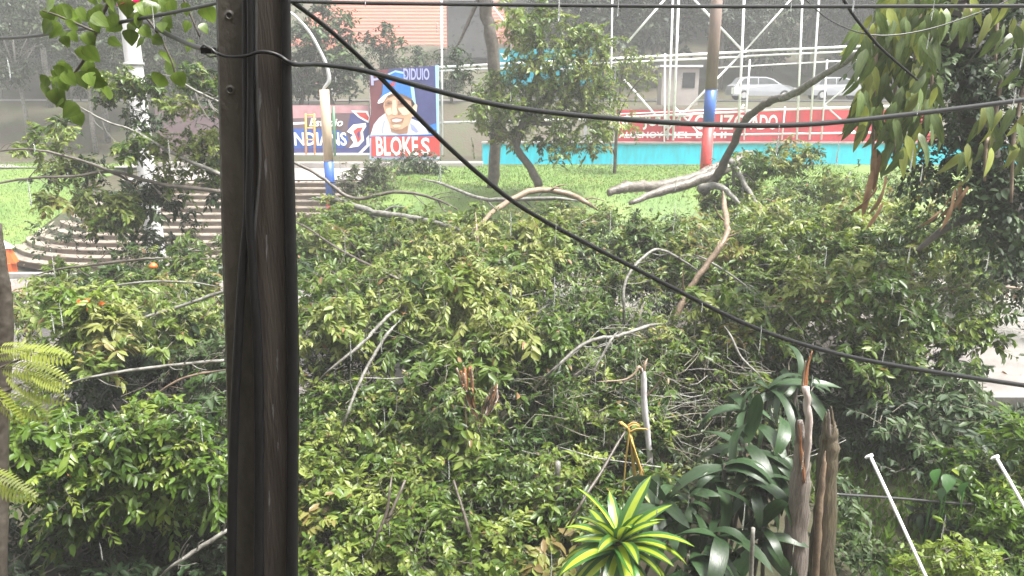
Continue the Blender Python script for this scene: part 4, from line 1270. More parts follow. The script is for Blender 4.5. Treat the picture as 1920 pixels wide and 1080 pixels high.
def litter():
    g = np.random.default_rng(61)
    n = 2600
    x = np.concatenate([g.uniform(-5.3, 12, 1300), g.uniform(-17, -5.6, 700), g.uniform(-20, 16, 600)])
    y = np.concatenate([g.uniform(23.5, 32.5, 1300), g.uniform(22.7, 27.2, 700), g.uniform(13, 21, 600)])
    z = np.array([height(a, b) + .05 if i < 1300 else (.17 * (max(0, math.floor((b - 22.6) / .36)) + 1) + .012 if i < 2000 else .012) for i, (a, b) in enumerate(zip(x, y))])
    d = g.normal(size=(n, 3)); d[:, 2] *= .15
    nr = g.normal(size=(n, 3)) * .3; nr[:, 2] = 1
    tn = np.clip(g.normal(.7, .3, n), 0, 1)
    tag(link('leaf_litter', leaves_mesh('leaf_litter', np.stack([x, y, z], 1), d, nr, g.uniform(.07, .2, n), np.full(n, .5), tn, M['leaf_dull'])), 'torn leaves scattered over the lawn, steps and street', None, kind='stuff')


litter()


# loose bare twigs over the heap
def bare_twigs():
    g = random.Random(77)
    root = empty('broken_twigs', P(1000, 700, 10), 'bare broken twigs strewn over the fallen crowns', 'twigs')
    mbs = {0: MB(), 1: MB()}
    regs = [([(556, 400), (1250, 400), (1500, 480), (1800, 480), (1800, 620), (1480, 760), (1180, 850), (700, 800), (556, 800)], 190), ([(20, 500), (420, 460), (420, 760), (120, 760)], 40), ([(1180, 640), (1480, 680), (1480, 880), (1200, 880)], 70)]
    for poly, n in regs:
        xs = [p[0] for p in poly]; ys = [p[1] for p in poly]
        k = 0
        while k < n:
            x, y = g.uniform(min(xs), max(xs)), g.uniform(min(ys), max(ys))
            if not inside(poly, x, y): continue
            k += 1
            Y = depth_at(y) - g.uniform(.1, .5)
            a = P(x, y, Y)
            d = Vector((g.gauss(0, 1), g.gauss(0, .5), g.gauss(0, .55))).normalized()
            ln = g.uniform(.35, 1.3)
            b = Vector((g.gauss(0, 1), g.gauss(0, 1), g.gauss(0, 1))) * .12 * ln
            r = g.uniform(.003, .009)
            mbs[k % 2].tube([a, a + d * ln * .35 + b, a + d * ln * .7 + b * 1.3 + Vector((0, 0, .04)), a + d * ln], [r, r * .85, r * .6, r * .3], 4, caps=False)
    for k, m in ((0, 'twig'), (1, 'bark_grey')):
        build(mbs[k], 'twigs', M[m], root, kind='stuff')


bare_twigs()


# ------------------------------------------------------------------ big-leaved plants
def blade(name, mats, L, W, prof, bend, fold=.12, nseg=8, stripes=False, wave=0.0, seed=0):
    """a leaf along +x, face up +z, its tip bending down"""
    g = random.Random(seed)
    mb = MB()
    cols = (-1, -.42, .42, 1) if stripes else (-1, 0, 1)
    pts = []
    x = z = 0.0; ang = 0.0
    for i in range(nseg + 1):
        t = i / nseg
        w = np.interp(t, [p[0] for p in prof], [p[1] for p in prof]) * W / 2
        for c in cols:
            mb.v.append((x - math.sin(ang) * 0, c * w, z + abs(c) * fold * w + wave * math.sin(t * 9 + c * 2) * w))
        ang -= bend / nseg
        x += math.cos(ang) * L / nseg; z += math.sin(ang) * L / nseg
    k = len(cols)
    for i in range(nseg):
        for j in range(k - 1):
            a = i * k + j
            mb.f.append((a, a + k, a + k + 1, a + 1))
            mb.m.append(1 if stripes and j == 1 else 0)
    return mb.mesh(name, mats, True)


def put_leaf(name, me, parent, pos, d, up, scale=1.0, label=None):
    d = Vector(d).normalized(); up = Vector(up)
    up = up - d * up.dot(d)
    if up.length < 1e-4: up = d.orthogonal()
    up.normalize(); s = up.cross(d)
    mt = Matrix((d, s, up)).transposed().to_4x4()
    o = bpy.data.objects.new(name, me)
    COL.objects.link(o)
    o.parent = parent
    o.matrix_basis = Matrix.Translation(Vector(pos) - Vector(parent.location)) @ mt @ Matrix.Diagonal((scale, scale, scale, 1))
    if label: o['label'] = label
    return o


STRAP = [(0, .35), (.12, .7), (.4, 1), (.75, .8), (.93, .35), (1, .02)]
OVAL = [(0, .05), (.06, .55), (.25, 1), (.55, .85), (.85, .4), (1, .02)]
g = random.Random(9)

# striped rosette
c = P(1160, 1015, 6.3)
root = empty('striped_dracaena', (c.x, c.y, 0), 'yellow and green striped rosette plant at the bottom of the garden', 'plant')
build(MB().tube([(c.x, c.y, -.2), (c.x + .02, c.y, .4), c], [.04, .035, .04], 8), 'stem', M['bark_tan'], root, True)
vars_ = [blade('leaf', [M['drac_green'], M['drac_lime']], .70, .15, STRAP, b, .25, 9, True, .05, i) for i, b in enumerate((.7, 1.1, 1.5))]
for i in range(40):
    a = i * 2.399 + g.uniform(-.2, .2)
    el = 1.2 - i / 40 * 1.15
    d = Vector((math.cos(a) * math.cos(el), math.sin(a) * math.cos(el), math.sin(el)))
    put_leaf('leaf', vars_[min(2, int(i / 13 + g.uniform(0, .6)))], root, c + Vector((0, 0, -.004 * i)), d, Vector((g.gauss(0, .25), g.gauss(0, .25), 1)), g.uniform(.7, 1.1))

# dark glossy canes
root = empty('glossy_cane_plant', P(1390, 1000, 7), 'dark glossy plant with long drooping leaves beside the split posts', 'plant')
vars_ = [blade('leaf', M['glossy'], .72, .165, STRAP, b, .3, 9, False, .12, i) for i, b in enumerate((1.3, 1.8, 2.3))]
mb = MB()
heads = [(1300, 925, 7.0), (1360, 870, 7.1), (1420, 900, 6.9), (1400, 830, 7.4), (1340, 1000, 6.6), (1430, 985, 6.7), (1240, 940, 7.2), (1450, 850, 7.3), (1290, 1040, 6.5)]
for h in heads:
    p = P(*h)
    mb.tube([(p.x + g.uniform(-.2, .2), p.y + .2, -.2), (p.x, p.y + .1, p.z * .5), p], [.025, .022, .018], 6)
build(mb, 'stem', M['bark_dark'], root, True)
for h in heads:
    p = P(*h)
    for i in range(15):
        a = i * 2.399 + g.uniform(-.3, .3)
        el = 1.0 - i / 15 * 1.3
        d = Vector((math.cos(a) * math.cos(el), math.sin(a) * math.cos(el), math.sin(el)))
        put_leaf('leaf', vars_[g.randrange(3)], root, p + Vector((g.gauss(0, .04), g.gauss(0, .04), -.018 * i)), d + Vector((g.gauss(0, .2), g.gauss(0, .2), g.gauss(-.1, .2))), Vector((g.gauss(0, .45), g.gauss(.1, .45), 1)), g.uniform(.55, 1.15))

root = empty('strap_leaf_plant', P(1450, 800, 8), 'dark strap leaves with pale wet sheen behind the stripped post top', 'plant')
vars_ = [blade('leaf', M['glossy'], .85, .11, STRAP, b, .35, 9, False, .1, 10 + i) for i, b in enumerate((1.0, 1.7, 2.4))]
mb = MB()
heads = [(1440, 730, 8.4), (1400, 770, 8.3), (1495, 720, 8.6)]
for h in heads:
    p = P(*h); mb.tube([(p.x, p.y + .2, -.2), (p.x, p.y + .1, p.z * .6), p], [.03, .026, .02], 6)
build(mb, 'stem', M['bark_dark'], root, True)
for h in heads:
    p = P(*h)
    for i in range(13):
        a = i * 2.399 + g.uniform(-.3, .3); el = 1.1 - i / 13 * 1.4
        d = Vector((math.cos(a) * math.cos(el), math.sin(a) * math.cos(el), math.sin(el)))
        put_leaf('leaf', vars_[g.randrange(3)], root, p, d + Vector((g.gauss(0, .2), g.gauss(0, .2), 0)), Vector((g.gauss(0, .45), g.gauss(.1, .45), 1)), g.uniform(.55, 1.1))

# broad elephant-ear leaves in the corner
root = empty('broad_leaf_plant', P(1785, 930, 8), 'few broad flat green leaves in front of the corner bush', 'plant')
ear = blade('leaf', M['drac_green'], .22, .15, [(0, .5), (.1, .9), (.35, 1), (.7, .6), (1, .02)], .5, .1, 7, False, .05, 3)
mb = MB()
for px, py in ((1780, 890), (1755, 880), (1810, 905), (1770, 915)):
    p = P(px, py, 7.7)
    mb.tube([(p.x + .05, p.y + .1, -.05), p], [.012, .008], 5)
    put_leaf('leaf', ear, root, p, Vector((g.uniform(-1, 1), -.6, -.3)), Vector((g.uniform(-.5, .5), .7, 1)), g.uniform(.8, 1.1))
build(mb, 'stem', M['drac_green'], root, True)

# right-hand climbing vine on its tree
TY = 10.5
root = empty('vine_covered_tree', P(1830, 480, 11.2), 'tall dark tree smothered in small ivy leaves beside the street', 'tree')
mb = MB()
pix_tube(mb, [(2080, 800, 12, 70), (1990, 600, 11.8, 62), (1900, 420, 11.6, 56), (1830, 250, 11.5, 52), (1790, 60, 11.4, 50), (1780, -120, 11.3, 46)], 10, 5, jit=.08, seed=5)
pix_tube(mb, [(1790, 60, 11.4, 30), (1740, 20, 11.3, 26), (1690, -20, 11.2, 22)], 8, 5, seed=6)
pix_tube(mb, [(1830, 400, 11.5, 18), (1770, 430, 11.3, 14), (1720, 470, 11.2, 8)], 8, 5, seed=7)
build(mb, 'trunk', M['bark_dark'], root, True)
polys = [([(1720, -60), (1940, -60), (1950, 480), (1880, 460), (1830, 400), (1790, 330), (1740, 220), (1700, 60)], 70), ([(1850, 420), (1950, 420), (1950, 560), (1870, 500)], 10), ([(1700, 300), (1790, 300), (1830, 390), (1780, 400)], 6)]
C = []
for k, (q, n) in enumerate(polys): C += scatter(q, .5, .6, n, 300 + k, lambda py: 11.4, .6)
foliage(root, C, [.5 * g.uniform(.7, 1.2) for _ in C], M['leaf_dark'], M['twig_dark'], L=.11, W=.6, tw=13, lv=11, tone=.55, seed=301, droop=.5)
C = scatter([(1620, 370), (1700, 330), (1800, 330), (1880, 430), (1900, 480), (1800, 470), (1650, 440)], .45, .6, 9, 330, lambda py: 12.6, .5)
foliage(root, C, [.45] * len(C), M['leaf'], M['twig_dark'], name='lower_crown', L=.11, W=.5, tw=12, lv=10, tone=.4, seed=302, droop=.4)

root = empty('climbing_vine', P(1680, 200, TY), 'big-leaved climbing vine hanging in curtains from the dark tree', 'vine')
mb = MB()
for x0, y0, y1 in ((1640, -40, 330), (1680, -60, 300), (1715, -40, 310), (1750, -60, 200), (1870, -40, 120), (1900, 150, 380), (1850, 190, 340), (1810, -40, 60)):
    pix_tube(mb, [(x0 + 30, y0 - 60, TY + .6, 8), (x0 + 10, y0 + 60, TY + .3, 8), (x0, (y0 + y1) / 2, TY + .1, 7), (x0 - 4, y1, TY, 5)], 6, 5, seed=int(x0))
build(mb, 'stem', M['bark_tan'], root, True)
vA = [blade('leaf', M['pothos'], .44, .115, OVAL, b, .22, 8, False, .1, 20 + i) for i, b in enumerate((.4, .8, 1.2))]
vB = [blade('leaf', M['pothos_yellow'], .42, .11, OVAL, b, .22, 8, False, .1, 30 + i) for i, b in enumerate((.5, .9))]
vD = [blade('leaf', M['dead_leaf'], .62, .085, STRAP, b, .6, 8, False, .35, 40 + i) for i, b in enumerate((.3, .7))]
zones = [((1610, 1660), (30, 235), 75), ((1660, 1765), (-40, 240), 160), ((1635, 1740), (200, 290), 22), ((1630, 1700), (-30, 60), 14), ((1770, 1940), (-40, 60), 22), ((1870, 1940), (40, 130), 8), ((1840, 1935), (190, 300), 22), ((1800, 1860), (250, 320), 8)]
for (xa, xb), (ya, yb), n in zones:
    for i in range(n):
        px, py = g.uniform(xa, xb), g.uniform(ya, yb)
        if 1625 <= px < 1660 and py < 110 and g.random() < .6: px += 40
        p = P(px, py, TY + g.uniform(-.45, .3))
        d = Vector((g.gauss(-.15, .35), g.gauss(-.25, .3), -1))
        up = Vector((g.gauss(-.2, .5), -1, g.uniform(.2, .9)))
        me = g.choice(vB) if g.random() < .3 else g.choice(vA)
        put_leaf('leaf', me, root, p, d, up, g.uniform(.7, 1.15))
for px, py in ((1640, 270), (1636, 320), (1650, 290), (1644, 350), (1655, 380), (1790, 355), (1800, 340), (1780, 370), (1815, 350), (1660, 330)):
    p = P(px, py, TY - .1)
    put_leaf('dead_leaf', g.choice(vD), root, p, Vector((g.gauss(-.1, .2), -.1, -1)), Vector((g.gauss(0, .5), -1, .3)), g.uniform(.7, 1.1))

# near hanging branch with heart-shaped leaves
BY = 4.2
root = empty('hanging_branch', P(230, -60, BY), 'hanging branch of lit yellow green heart-shaped leaves beside the utility pole', 'branch')
mb = MB()
for pts in ([(260, -90, BY, 10), (200, 10, BY, 7), (165, 100, BY, 6), (120, 170, BY, 4), (142, 215, BY, 3)], [(210, -20, BY, 7), (280, 40, BY, 5), (320, 110, BY, 4), (330, 150, BY, 3)], [(300, -80, BY, 8), (340, -10, BY, 5), (375, 70, BY, 3)],
            [(180, 60, BY, 5), (110, 30, BY, 4), (80, 20, BY, 3)]):
    mb = MB(); pix_tube(mb, pts, 6, 5, seed=3)
    build(mb, 'twig', M['twig_dark'], root, True)
hv = [blade('leaf', M['heart'], .086, .078, [(0, .3), (.06, .85), (.28, 1), (.6, .75), (.85, .3), (1, .02)], b, .12, 7, False, .04, 50 + i) for i, b in enumerate((.3, .7, 1.0))]
spots = [(g.uniform(85, 330), g.uniform(-25, 45)) for _ in range(46)] + [(g.uniform(105, 190), g.uniform(50, 150)) for _ in range(24)] + [(g.uniform(85, 135), g.uniform(140, 190)) for _ in range(9)] + \
        [(315, 100), (328, 120), (305, 140), (330, 135), (270, 72), (285, 70), (355, 40), (375, 45), (360, 75), (265, 50), (245, 55), (205, 70), (200, 160), (140, 210), (145, 195), (385, 10), (350, 5)]
for px, py in spots:
    p = P(px, py, BY + g.uniform(-.25, .25))
    d = Vector((g.gauss(0, .5), g.gauss(-.1, .3), -1 + g.uniform(-.2, .6)))
    put_leaf('leaf', g.choice(hv), root, p, d, Vector((g.gauss(0, .4), -1, g.uniform(.1, 1.0))), g.uniform(.75, 1.25))
gg = np.random.default_rng(44); n = 26
c = np.array(P(243, 0, BY)); s = S(243, 0, BY)
pos = c + gg.normal(size=(n, 3)) * s * np.array([10, 8, 5]); d = gg.normal(size=(n, 3)); nr = gg.normal(size=(n, 3)); nr[:, 1] -= 1
link('flower', leaves_mesh('flower', pos, d, nr, gg.uniform(9, 15, n) * s, np.full(n, .75), gg.random(n), M['pink']), root, 'stuff')

# feathery fronds at the left edge
FY = 5.2
root = empty('feathery_branch', P(-30, 700, FY), 'yellow green feathery fronds reaching in beside the dark thin trunk', 'branch')
fm = MB()
for i in range(13):
    t = .12 + i / 13 * .88
    for s in (-1, 1):
        x = t * .36; l = .075 * math.sin(math.pi * min(1, t * .85 + .12)) + .012
        bx_, by_ = x + l * .35, s * l
        z = -.25 * x * x * 2; z2 = z - l * .25
        fm.v += [(x, s * .002, z), (x + .012 + l * .12, s * l * .5, z - l * .08), (bx_, by_, z2), (x - .010 + l * .1, s * l * .55, z - l * .1)]
        k = len(fm.v)
        fm.f.append((k - 4, k - 3, k - 2, k - 1)); fm.m.append(0)
fm.tube([(0, 0, 0), (.18, 0, -.016), (.37, 0, -.07)], [.003, .002, .001], 4)
frond = fm.mesh('frond', M['frond'])
mb = MB()
for pts in ([(-60, 720, FY, 9), (0, 690, FY, 6), (60, 665, FY, 4)], [(-60, 760, FY, 8), (0, 740, FY, 6), (40, 720, FY, 4)], [(-60, 900, FY, 8), (-10, 880, FY, 5)]):
    mb = MB(); pix_tube(mb, pts, 6, 4, seed=2)
    build(mb, 'twig', M['twig_dark'], root, True)
for px, py, ax, az in ((0, 690, 1, .05), (20, 685, 1, -.25), (40, 680, 1, -.5), (10, 700, .8, -.6), (50, 665, 1, .15), (-10, 670, 1, .25), (0, 740, .9, -.5), (30, 720, 1, -.35), (-20, 720, .6, -.9), (10, 660, 1, .1), (30, 655, 1, -.1),
                       (-30, 880, .8, -.5), (-30, 900, .7, -.3), (55, 700, 1, -.5), (-5, 650, .9, .0)):
    put_leaf('frond', frond, root, P(px, py, FY + g.uniform(-.2, .2)), Vector((ax, g.uniform(-.5, .1), az)), Vector((g.gauss(0, .3), -.7, .8)), g.uniform(.7, 1.15))

tr = MB()
pix_tube(tr, [(-12, 420, 6, 26), (0, 500, 6, 24), (10, 580, 6, 26), (8, 660, 6, 28), (0, 800, 6, 30), (-5, 1100, 6, 34), (-5, 1400, 6, 36)], 9, 5, jit=.06, seed=9)
slt = empty('slender_tree', P(-5, 1300, 6), 'dark slender tree stem at the picture edge beside the feathery fronds', 'tree')
build(tr, 'trunk', M['bark_dark'], slt, True)

# ------------------------------------------------------------------ broken posts, pipes and poles in the garden
def split_post(name, label, pts, m, extra=()):
    root = empty(name, P(*pts[0][:3]), label, 'post')
    mb = MB(); pix_tube(mb, pts, 10, 6, jit=.13, wob=.03, seed=len(label))
    build(mb, 'shaft', M[m], root, True)
    for nm, mm, q in extra:
        mb = MB(); pix_tube(mb, q, 7, 5, jit=.18, wob=.06, seed=len(nm))
        build(mb, nm, M[mm], root, True)
    return root


split_post('split_post', 'tall grey splintered post with a torn pale tip in front of the strap leaves',
           [(1486, 1350, 6.6, 50), (1490, 1080, 6.6, 44), (1496, 960, 6.6, 40), (1502, 880, 6.6, 34), (1503, 830, 6.6, 24), (1500, 788, 6.6, 9)], 'post_wood',
           [('splinter', 'stripped', [(1506, 900, 6.52, 8), (1516, 830, 6.5, 12), (1514, 770, 6.5, 15), (1509, 726, 6.5, 13)]),
            ('splinter', 'torn_wood', [(1507, 738, 6.55, 6), (1511, 700, 6.55, 5), (1523, 658, 6.55, 1.5)]),
            ('splinter', 'torn_wood', [(1511, 730, 6.57, 5), (1514, 695, 6.57, 4), (1518, 668, 6.57, 1.5)]),
            ('splinter', 'bark_tan', [(1504, 735, 6.53, 5), (1506, 705, 6.53, 4), (1511, 676, 6.53, 1.5)]),
            ('splinter', 'post_wood', [(1496, 830, 6.55, 8), (1493, 800, 6.55, 5), (1494, 782, 6.55, 1.5)]),
            ('splinter', 'torn_wood', [(1508, 905, 6.5, 5), (1503, 850, 6.5, 6), (1499, 795, 6.5, 2)])])
split_post('mossy_post', 'dark mossy broken post standing just behind the grey splintered one',
           [(1538, 1350, 7.1, 50), (1542, 1080, 7.1, 46), (1545, 960, 7.1, 40), (1552, 860, 7.1, 36), (1554, 810, 7.1, 30), (1555, 790, 7.1, 22)], 'post_moss',
           [('splinter', 'post_moss', [(1546, 830, 7.05, 10), (1548, 790, 7.05, 8), (1549, 772, 7.05, 2)]), ('splinter', 'post_moss', [(1560, 830, 7.05, 10), (1561, 790, 7.05, 7), (1558, 762, 7.05, 2)]),
            ('splinter', 'post_wood', [(1554, 820, 7.0, 8), (1554, 785, 7.0, 6), (1553, 768, 7.0, 2)]),
            ('bare_strip', 'bark_tan', [(1528, 1100, 7.0, 12), (1534, 980, 7.0, 15), (1543, 880, 7.01, 10), (1548, 845, 7.03, 2)])])

root = empty('bare_stem', P(1220, 900, 9), 'pale bare stem with a broken crooked top above the dry yellow stalk', 'stem')
mb = MB(); pix_tube(mb, [(1204, 690, 9, 5), (1207, 705, 9, 10), (1208, 760, 9, 12), (1214, 810, 9, 11), (1220, 880, 9, 11), (1222, 1000, 9, 11)], 8, 5, jit=.07)
build(mb, 'stem', M['white_pipe'], root, True)
for pts in ([(1207, 702, 9, 8), (1198, 688, 9, 7), (1190, 700, 8.95, 5), (1170, 712, 8.9, 4), (1120, 716, 8.8, 2)], [(1206, 700, 9, 8), (1209, 684, 9, 6), (1214, 672, 9.05, 2)], [(1211, 745, 9, 4), (1230, 724, 8.95, 4), (1246, 698, 8.9, 2)]):
    mb = MB(); pix_tube(mb, pts, 6, 5, jit=.1, seed=4)
    build(mb, 'twig', M['bark_tan'], root, True)
mb = MB(); pix_tube(mb, [(1046, 866, 8.2, 11), (1045, 940, 8.2, 11), (1044, 1080, 8.2, 12)], 8, 4)
tag(build(mb, 'pipe', M['bark_grey'], None, True), 'short grey upright pipe in the leaves of the dense bush', 'pipe')
mb = MB(); pix_tube(mb, [(1412, 990, 5.9, 8), (1408, 1090, 5.9, 9), (1404, 1300, 5.9, 10)], 8, 4)
tag(build(mb, 'pipe', M['bark_grey'], None, True), 'thin grey upright pipe before the dark glossy plant', 'pipe')
for pts, lb in (([(1632, 856, 6.2, 6), (1685, 970, 5.8, 6), (1740, 1090, 5.4, 6), (1850, 1330, 4.8, 9)], 'thin white leaning pole before the brown bank'),
                ([(1868, 858, 6.2, 6), (1898, 910, 6.0, 6), (1935, 975, 5.8, 6), (2030, 1140, 5.4, 9)], 'thin white leaning pole over the bright corner bush')):
    root = empty('leaning_pole', P(*pts[0][:3]), lb, 'pole', 'thin white poles')
    mb = MB(); pix_tube(mb, pts, 8, 4); build(mb, 'shaft', M['white_metal'], root, True)
    p = P(*pts[0][:3])
    mb = MB(); mb.tube([p + Vector((-.035, 0, -.005)), p + Vector((.02, 0, .015))], .016, 6); mb.tube([p + Vector((-.03, 0, .0)), p + Vector((-.045, 0, -.02))], .012, 6)
    build(mb, 'end_hook', M['white_metal'], root, True)

# dry yellow stalk
root = empty('dry_stalk', P(1180, 900, 8), 'dry yellow flower stalk hanging over the striped rosette plant', 'stalk')
mb = MB()
for k, pts in enumerate(([(1168, 925, 7.6, 5), (1174, 860, 7.6, 6), (1180, 810, 7.6, 7), (1172, 798, 7.6, 6), (1162, 790, 7.6, 4)], [(1180, 812, 7.6, 6), (1195, 806, 7.6, 6), (1213, 806, 7.6, 4)], [(1176, 800, 7.6, 5), (1188, 794, 7.6, 5), (1198, 798, 7.6, 3)],
                         [(1182, 815, 7.6, 7), (1186, 860, 7.6, 9), (1192, 905, 7.6, 4)], [(1184, 820, 7.6, 6), (1194, 860, 7.6, 9), (1208, 890, 7.6, 4)], [(1184, 825, 7.55, 5), (1198, 870, 7.55, 7), (1202, 900, 7.55, 3)])):
    for q in range(3):
        o_ = (rnd.uniform(-4, 4), rnd.uniform(-3, 3))
        pix_tube(mb, [(a + o_[0] * t_ / len(pts), b + o_[1], c_ + .02 * q, w_ * .5) for t_, (a, b, c_, w_) in enumerate(pts)], 5, 5, jit=.2, seed=k * 3 + q)
build(mb, 'stalk', M['straw'], root, True)

# torn bough ends
root = empty('torn_bough', P(880, 700, 9), 'torn orange wood of a snapped bough hanging in the dark leaves', 'branch')
g4 = random.Random(8)
for axis, n in (([(873, 684, 26), (877, 720, 24), (882, 752, 14), (893, 785, 8), (901, 802, 3)], 34), ([(930, 718, 6), (923, 745, 24), (914, 768, 26), (903, 798, 6)], 30)):
    for k in range(n):
        o_ = g4.uniform(-.45, .45); t0 = g4.uniform(0, .35); t1 = g4.uniform(.55, 1)
        pts = []
        for q in range(5):
            t = (t0 + (t1 - t0) * q / 4) * (len(axis) - 1)
            i0 = min(int(t), len(axis) - 2); f = t - i0
            x, y, w = [a + (b - a) * f for a, b in zip(axis[i0], axis[i0 + 1])]
            pts.append((x + o_ * w + g4.uniform(-.8, .8), y, 9 + g4.uniform(-.04, .04), max(.8, w * .17 * (1 - .6 * q / 4))))
        mb = MB(); pix_tube(mb, pts, 5, 3, jit=.2, seed=k)
        build(mb, 'splinter', g4.choice((M['torn_wood'], M['torn_wood'], M['bark_tan'], M['stripped'], M['post_moss'])), root)
mb = MB(); pix_tube(mb, [(856, 690, 9, 5), (870, 740, 9, 4), (876, 830, 9, 3)], 6, 5, seed=5); build(mb, 'bark_strip', M['bark_tan'], root, True)

# barrier at the left edge of the steps, and the orange cap below the white post
root = empty('road_barrier', P(5, 470, 22.2), 'orange and white plastic barrier lying at the bottom of the steps', 'barrier')
a = P(-40, 452, 22.2)
build(MB().box((a.x + .2, 22.2, .55), (1.5, .35, .45), .25, taper=.8), 'body', M['orange'], root)
build(MB().box((a.x + .2, 22.15, .92), (1.45, .3, .26), .3, taper=.6), 'white_top', M['white_paint'], root)
for s in (-1, 1):
    build(MB().box((a.x + .2 + s * .5, 22.2 + s * .12, .17), (.25, .5, .34), .25), 'foot', M['orange'], root)
p = P(287, 494, 13.2)
tag(build(MB().lathe((p.x, p.y, p.z - .08), [(.02, 0), (.06, .0), (.075, .03), (.06, .06), (.03, .09)], 12), 'clay_pot', M['orange'], None, True), 'small orange red bowl caught in the leaves below the white post', 'bowl')
p = P(1916, 452, 12)
tag(build(MB().lathe((p.x + .02, p.y, p.z - .1), [(.05, 0), (.12, .0), (.15, .2), (.16, .22)], 12), 'clay_pot', M['orange'], None, True), 'orange clay pot at the edge beside the dark ivy tree', 'pot')

# ------------------------------------------------------------------ the dark utility pole with its cables
PY = 3.0
root = empty('utility_pole', (P(480, 540, PY).x, PY, -.2), 'dark weathered utility pole streaked with rain standing close by', 'utility pole')


def pole_prism(name, xl_top, xr_top, xl_bot, xr_bot, yf, yb, m, bev=.012):
    """a straight member of the pole between two heights; sides read at the picture's top and bottom"""
    zt_, zb_ = 8.6, -.3
    def at(x_t, x_b, z):
        a = P(x_t, 0, PY); b = P(x_b, 1080, PY)
        k = (z - a.z) / (b.z - a.z)
        return a.x + (b.x - a.x) * k
    mb = MB()
    rows = [zb_, 2, 3.2, 3.8, 4.4, 5, 5.6, 6.2, 7, zt_]
    n = 8
    g_ = random.Random(len(name))
    for z in rows:
        xl, xr = at(xl_top, xl_bot, z), at(xr_top, xr_bot, z)
        j = lambda: g_.uniform(-.0015, .0015)
        for x, y in ((xl + bev, yf), (xr - bev, yf), (xr, yf + bev), (xr, yb - bev), (xr - bev, yb), (xl + bev, yb), (xl, yb - bev), (xl, yf + bev)):
            mb.v.append((x + j(), y + j(), z))
    for i in range(len(rows) - 1):
        for k in range(n):
            a = i * n + k; b = i * n + (k + 1) % n
            mb.f.append((a, b, b + n, a + n)); mb.m.append(0)
    mb.f.append(tuple(reversed(range(n)))); mb.m.append(0)
    mb.f.append(tuple((len(rows) - 1) * n + k for k in range(n))); mb.m.append(0)
    return build(mb, name, M[m], root)


pole_prism('flange', 399, 462, 427, 492, PY + .02, PY + .13, 'pole_flank')
pole_prism('web', 455, 480, 480, 505, PY + .035, PY + .12, 'pole_flank', .005)
pole_prism('flange', 466, 535, 484, 548, PY - .02, PY + .08, 'pole')
for px, py in ((430, 29), (432, 169)):
    p = P(px, py, PY + .019)
    mb = MB()
    for r0, r1, dy0, dy1 in ((.020, .012, 0.0, -.004), (.012, .009, -.004, .0)):
        for k in range(14):
            a0, a1 = 2 * math.pi * k / 14, 2 * math.pi * (k + 1) / 14
            mb.quad((p.x + r0 * math.cos(a0), p.y + dy0, p.z + r0 * math.sin(a0)), (p.x + r0 * math.cos(a1), p.y + dy0, p.z + r0 * math.sin(a1)),
                    (p.x + r1 * math.cos(a1), p.y + dy1, p.z + r1 * math.sin(a1)), (p.x + r1 * math.cos(a0), p.y + dy1, p.z + r1 * math.sin(a0)))
    mb.poly([(p.x + .0095 * math.cos(6.28 * k / 14), p.y - .001, p.z + .0095 * math.sin(6.28 * k / 14)) for k in range(14)], 1)
    build(mb, 'bolt_hole', [M['pole_flank'], M['hole']], root)
g2 = random.Random(3)
for px, py, h, w in ((480, 60, 60, 7), (486, 190, 50, 8), (498, 320, 46, 4), (522, 230, 60, 3), (520, 680, 50, 3), (512, 775, 36, 3), (505, 940, 40, 3), (500, 470, 60, 3), (521, 838, 18, 3)):
    pts = []
    for i in range(9):
        t = i / 8
        pts.append((px + g2.uniform(-.8, .8) - w / 2 * math.sin(math.pi * min(1, t + .1)), py - h / 2 + h * t))
    for i in range(9):
        t = 1 - i / 8
        pts.append((px + g2.uniform(-.8, .8) + w / 2 * math.sin(math.pi * min(1, t + .1)), py - h / 2 + h * t))
    mb = MB(); mb.poly([P(x, y, PY - .0225) for x, y in pts])
    me = mb.mesh('scrape', M['scrape'])
    link('scrape', me, root)


def cable(label, pts, m='cable', name='cable', group=None, n=8, per=8):
    mb = MB(); pix_tube(mb, pts, n, per)
    return tag(build(mb, name, M[m], None, True), label, 'cable', group)


cable('black cable down the pole seam that swings to its dark edge', [(460, -80, PY - .03, 13.5), (461, 120, PY - .03, 13.5), (463, 300, PY - .03, 14.9), (464, 400, PY - .03, 16.2), (455, 500, PY - .035, 16.2), (448, 620, PY - .04, 17.6), (441, 760, PY - .04, 17.6), (436, 920, PY - .04, 18.9), (433, 1140, PY - .04, 18.9)])
cable('black cable down the pole seam that stays beside the brown face', [(469, -80, PY - .04, 13.5), (470, 120, PY - .04, 13.5), (469, 300, PY - .045, 14.9), (468, 400, PY - .045, 16.2), (474, 500, PY - .045, 16.2), (482, 620, PY - .045, 18.9), (486, 760, PY - .045, 18.9), (486, 920, PY - .045, 18.9), (485, 1140, PY - .045, 18.9)])
cable('thin grey cable down the brown face of the pole', [(479, -80, PY - .028, 6.8), (481, 150, PY - .028, 6.8), (487, 300, PY - .028, 6.8), (478, 420, PY - .03, 6.8), (470, 500, PY - .035, 6.8)], 'cable_grey')
cable('thick black cable bundle down the outer edge of the pole', [(535, -80, PY - .03, 18.9), (537, 120, PY - .03, 18.9), (541, 300, PY - .03, 21.6), (545, 480, PY - .03, 23.0), (549, 640, PY - .03, 23.0), (549, 800, PY - .03, 23.0), (548, 950, PY - .03, 23.0), (547, 1140, PY - .03, 23.0)])
cable('pale edged cable beside the thick bundle on the pole', [(528, -80, PY - .028, 5.4), (530, 100, PY - .028, 5.4), (532, 150, PY - .028, 5.4), (538, 320, PY - .028, 5.4)], 'cable_grey')
G = 'cables strung from the utility pole'
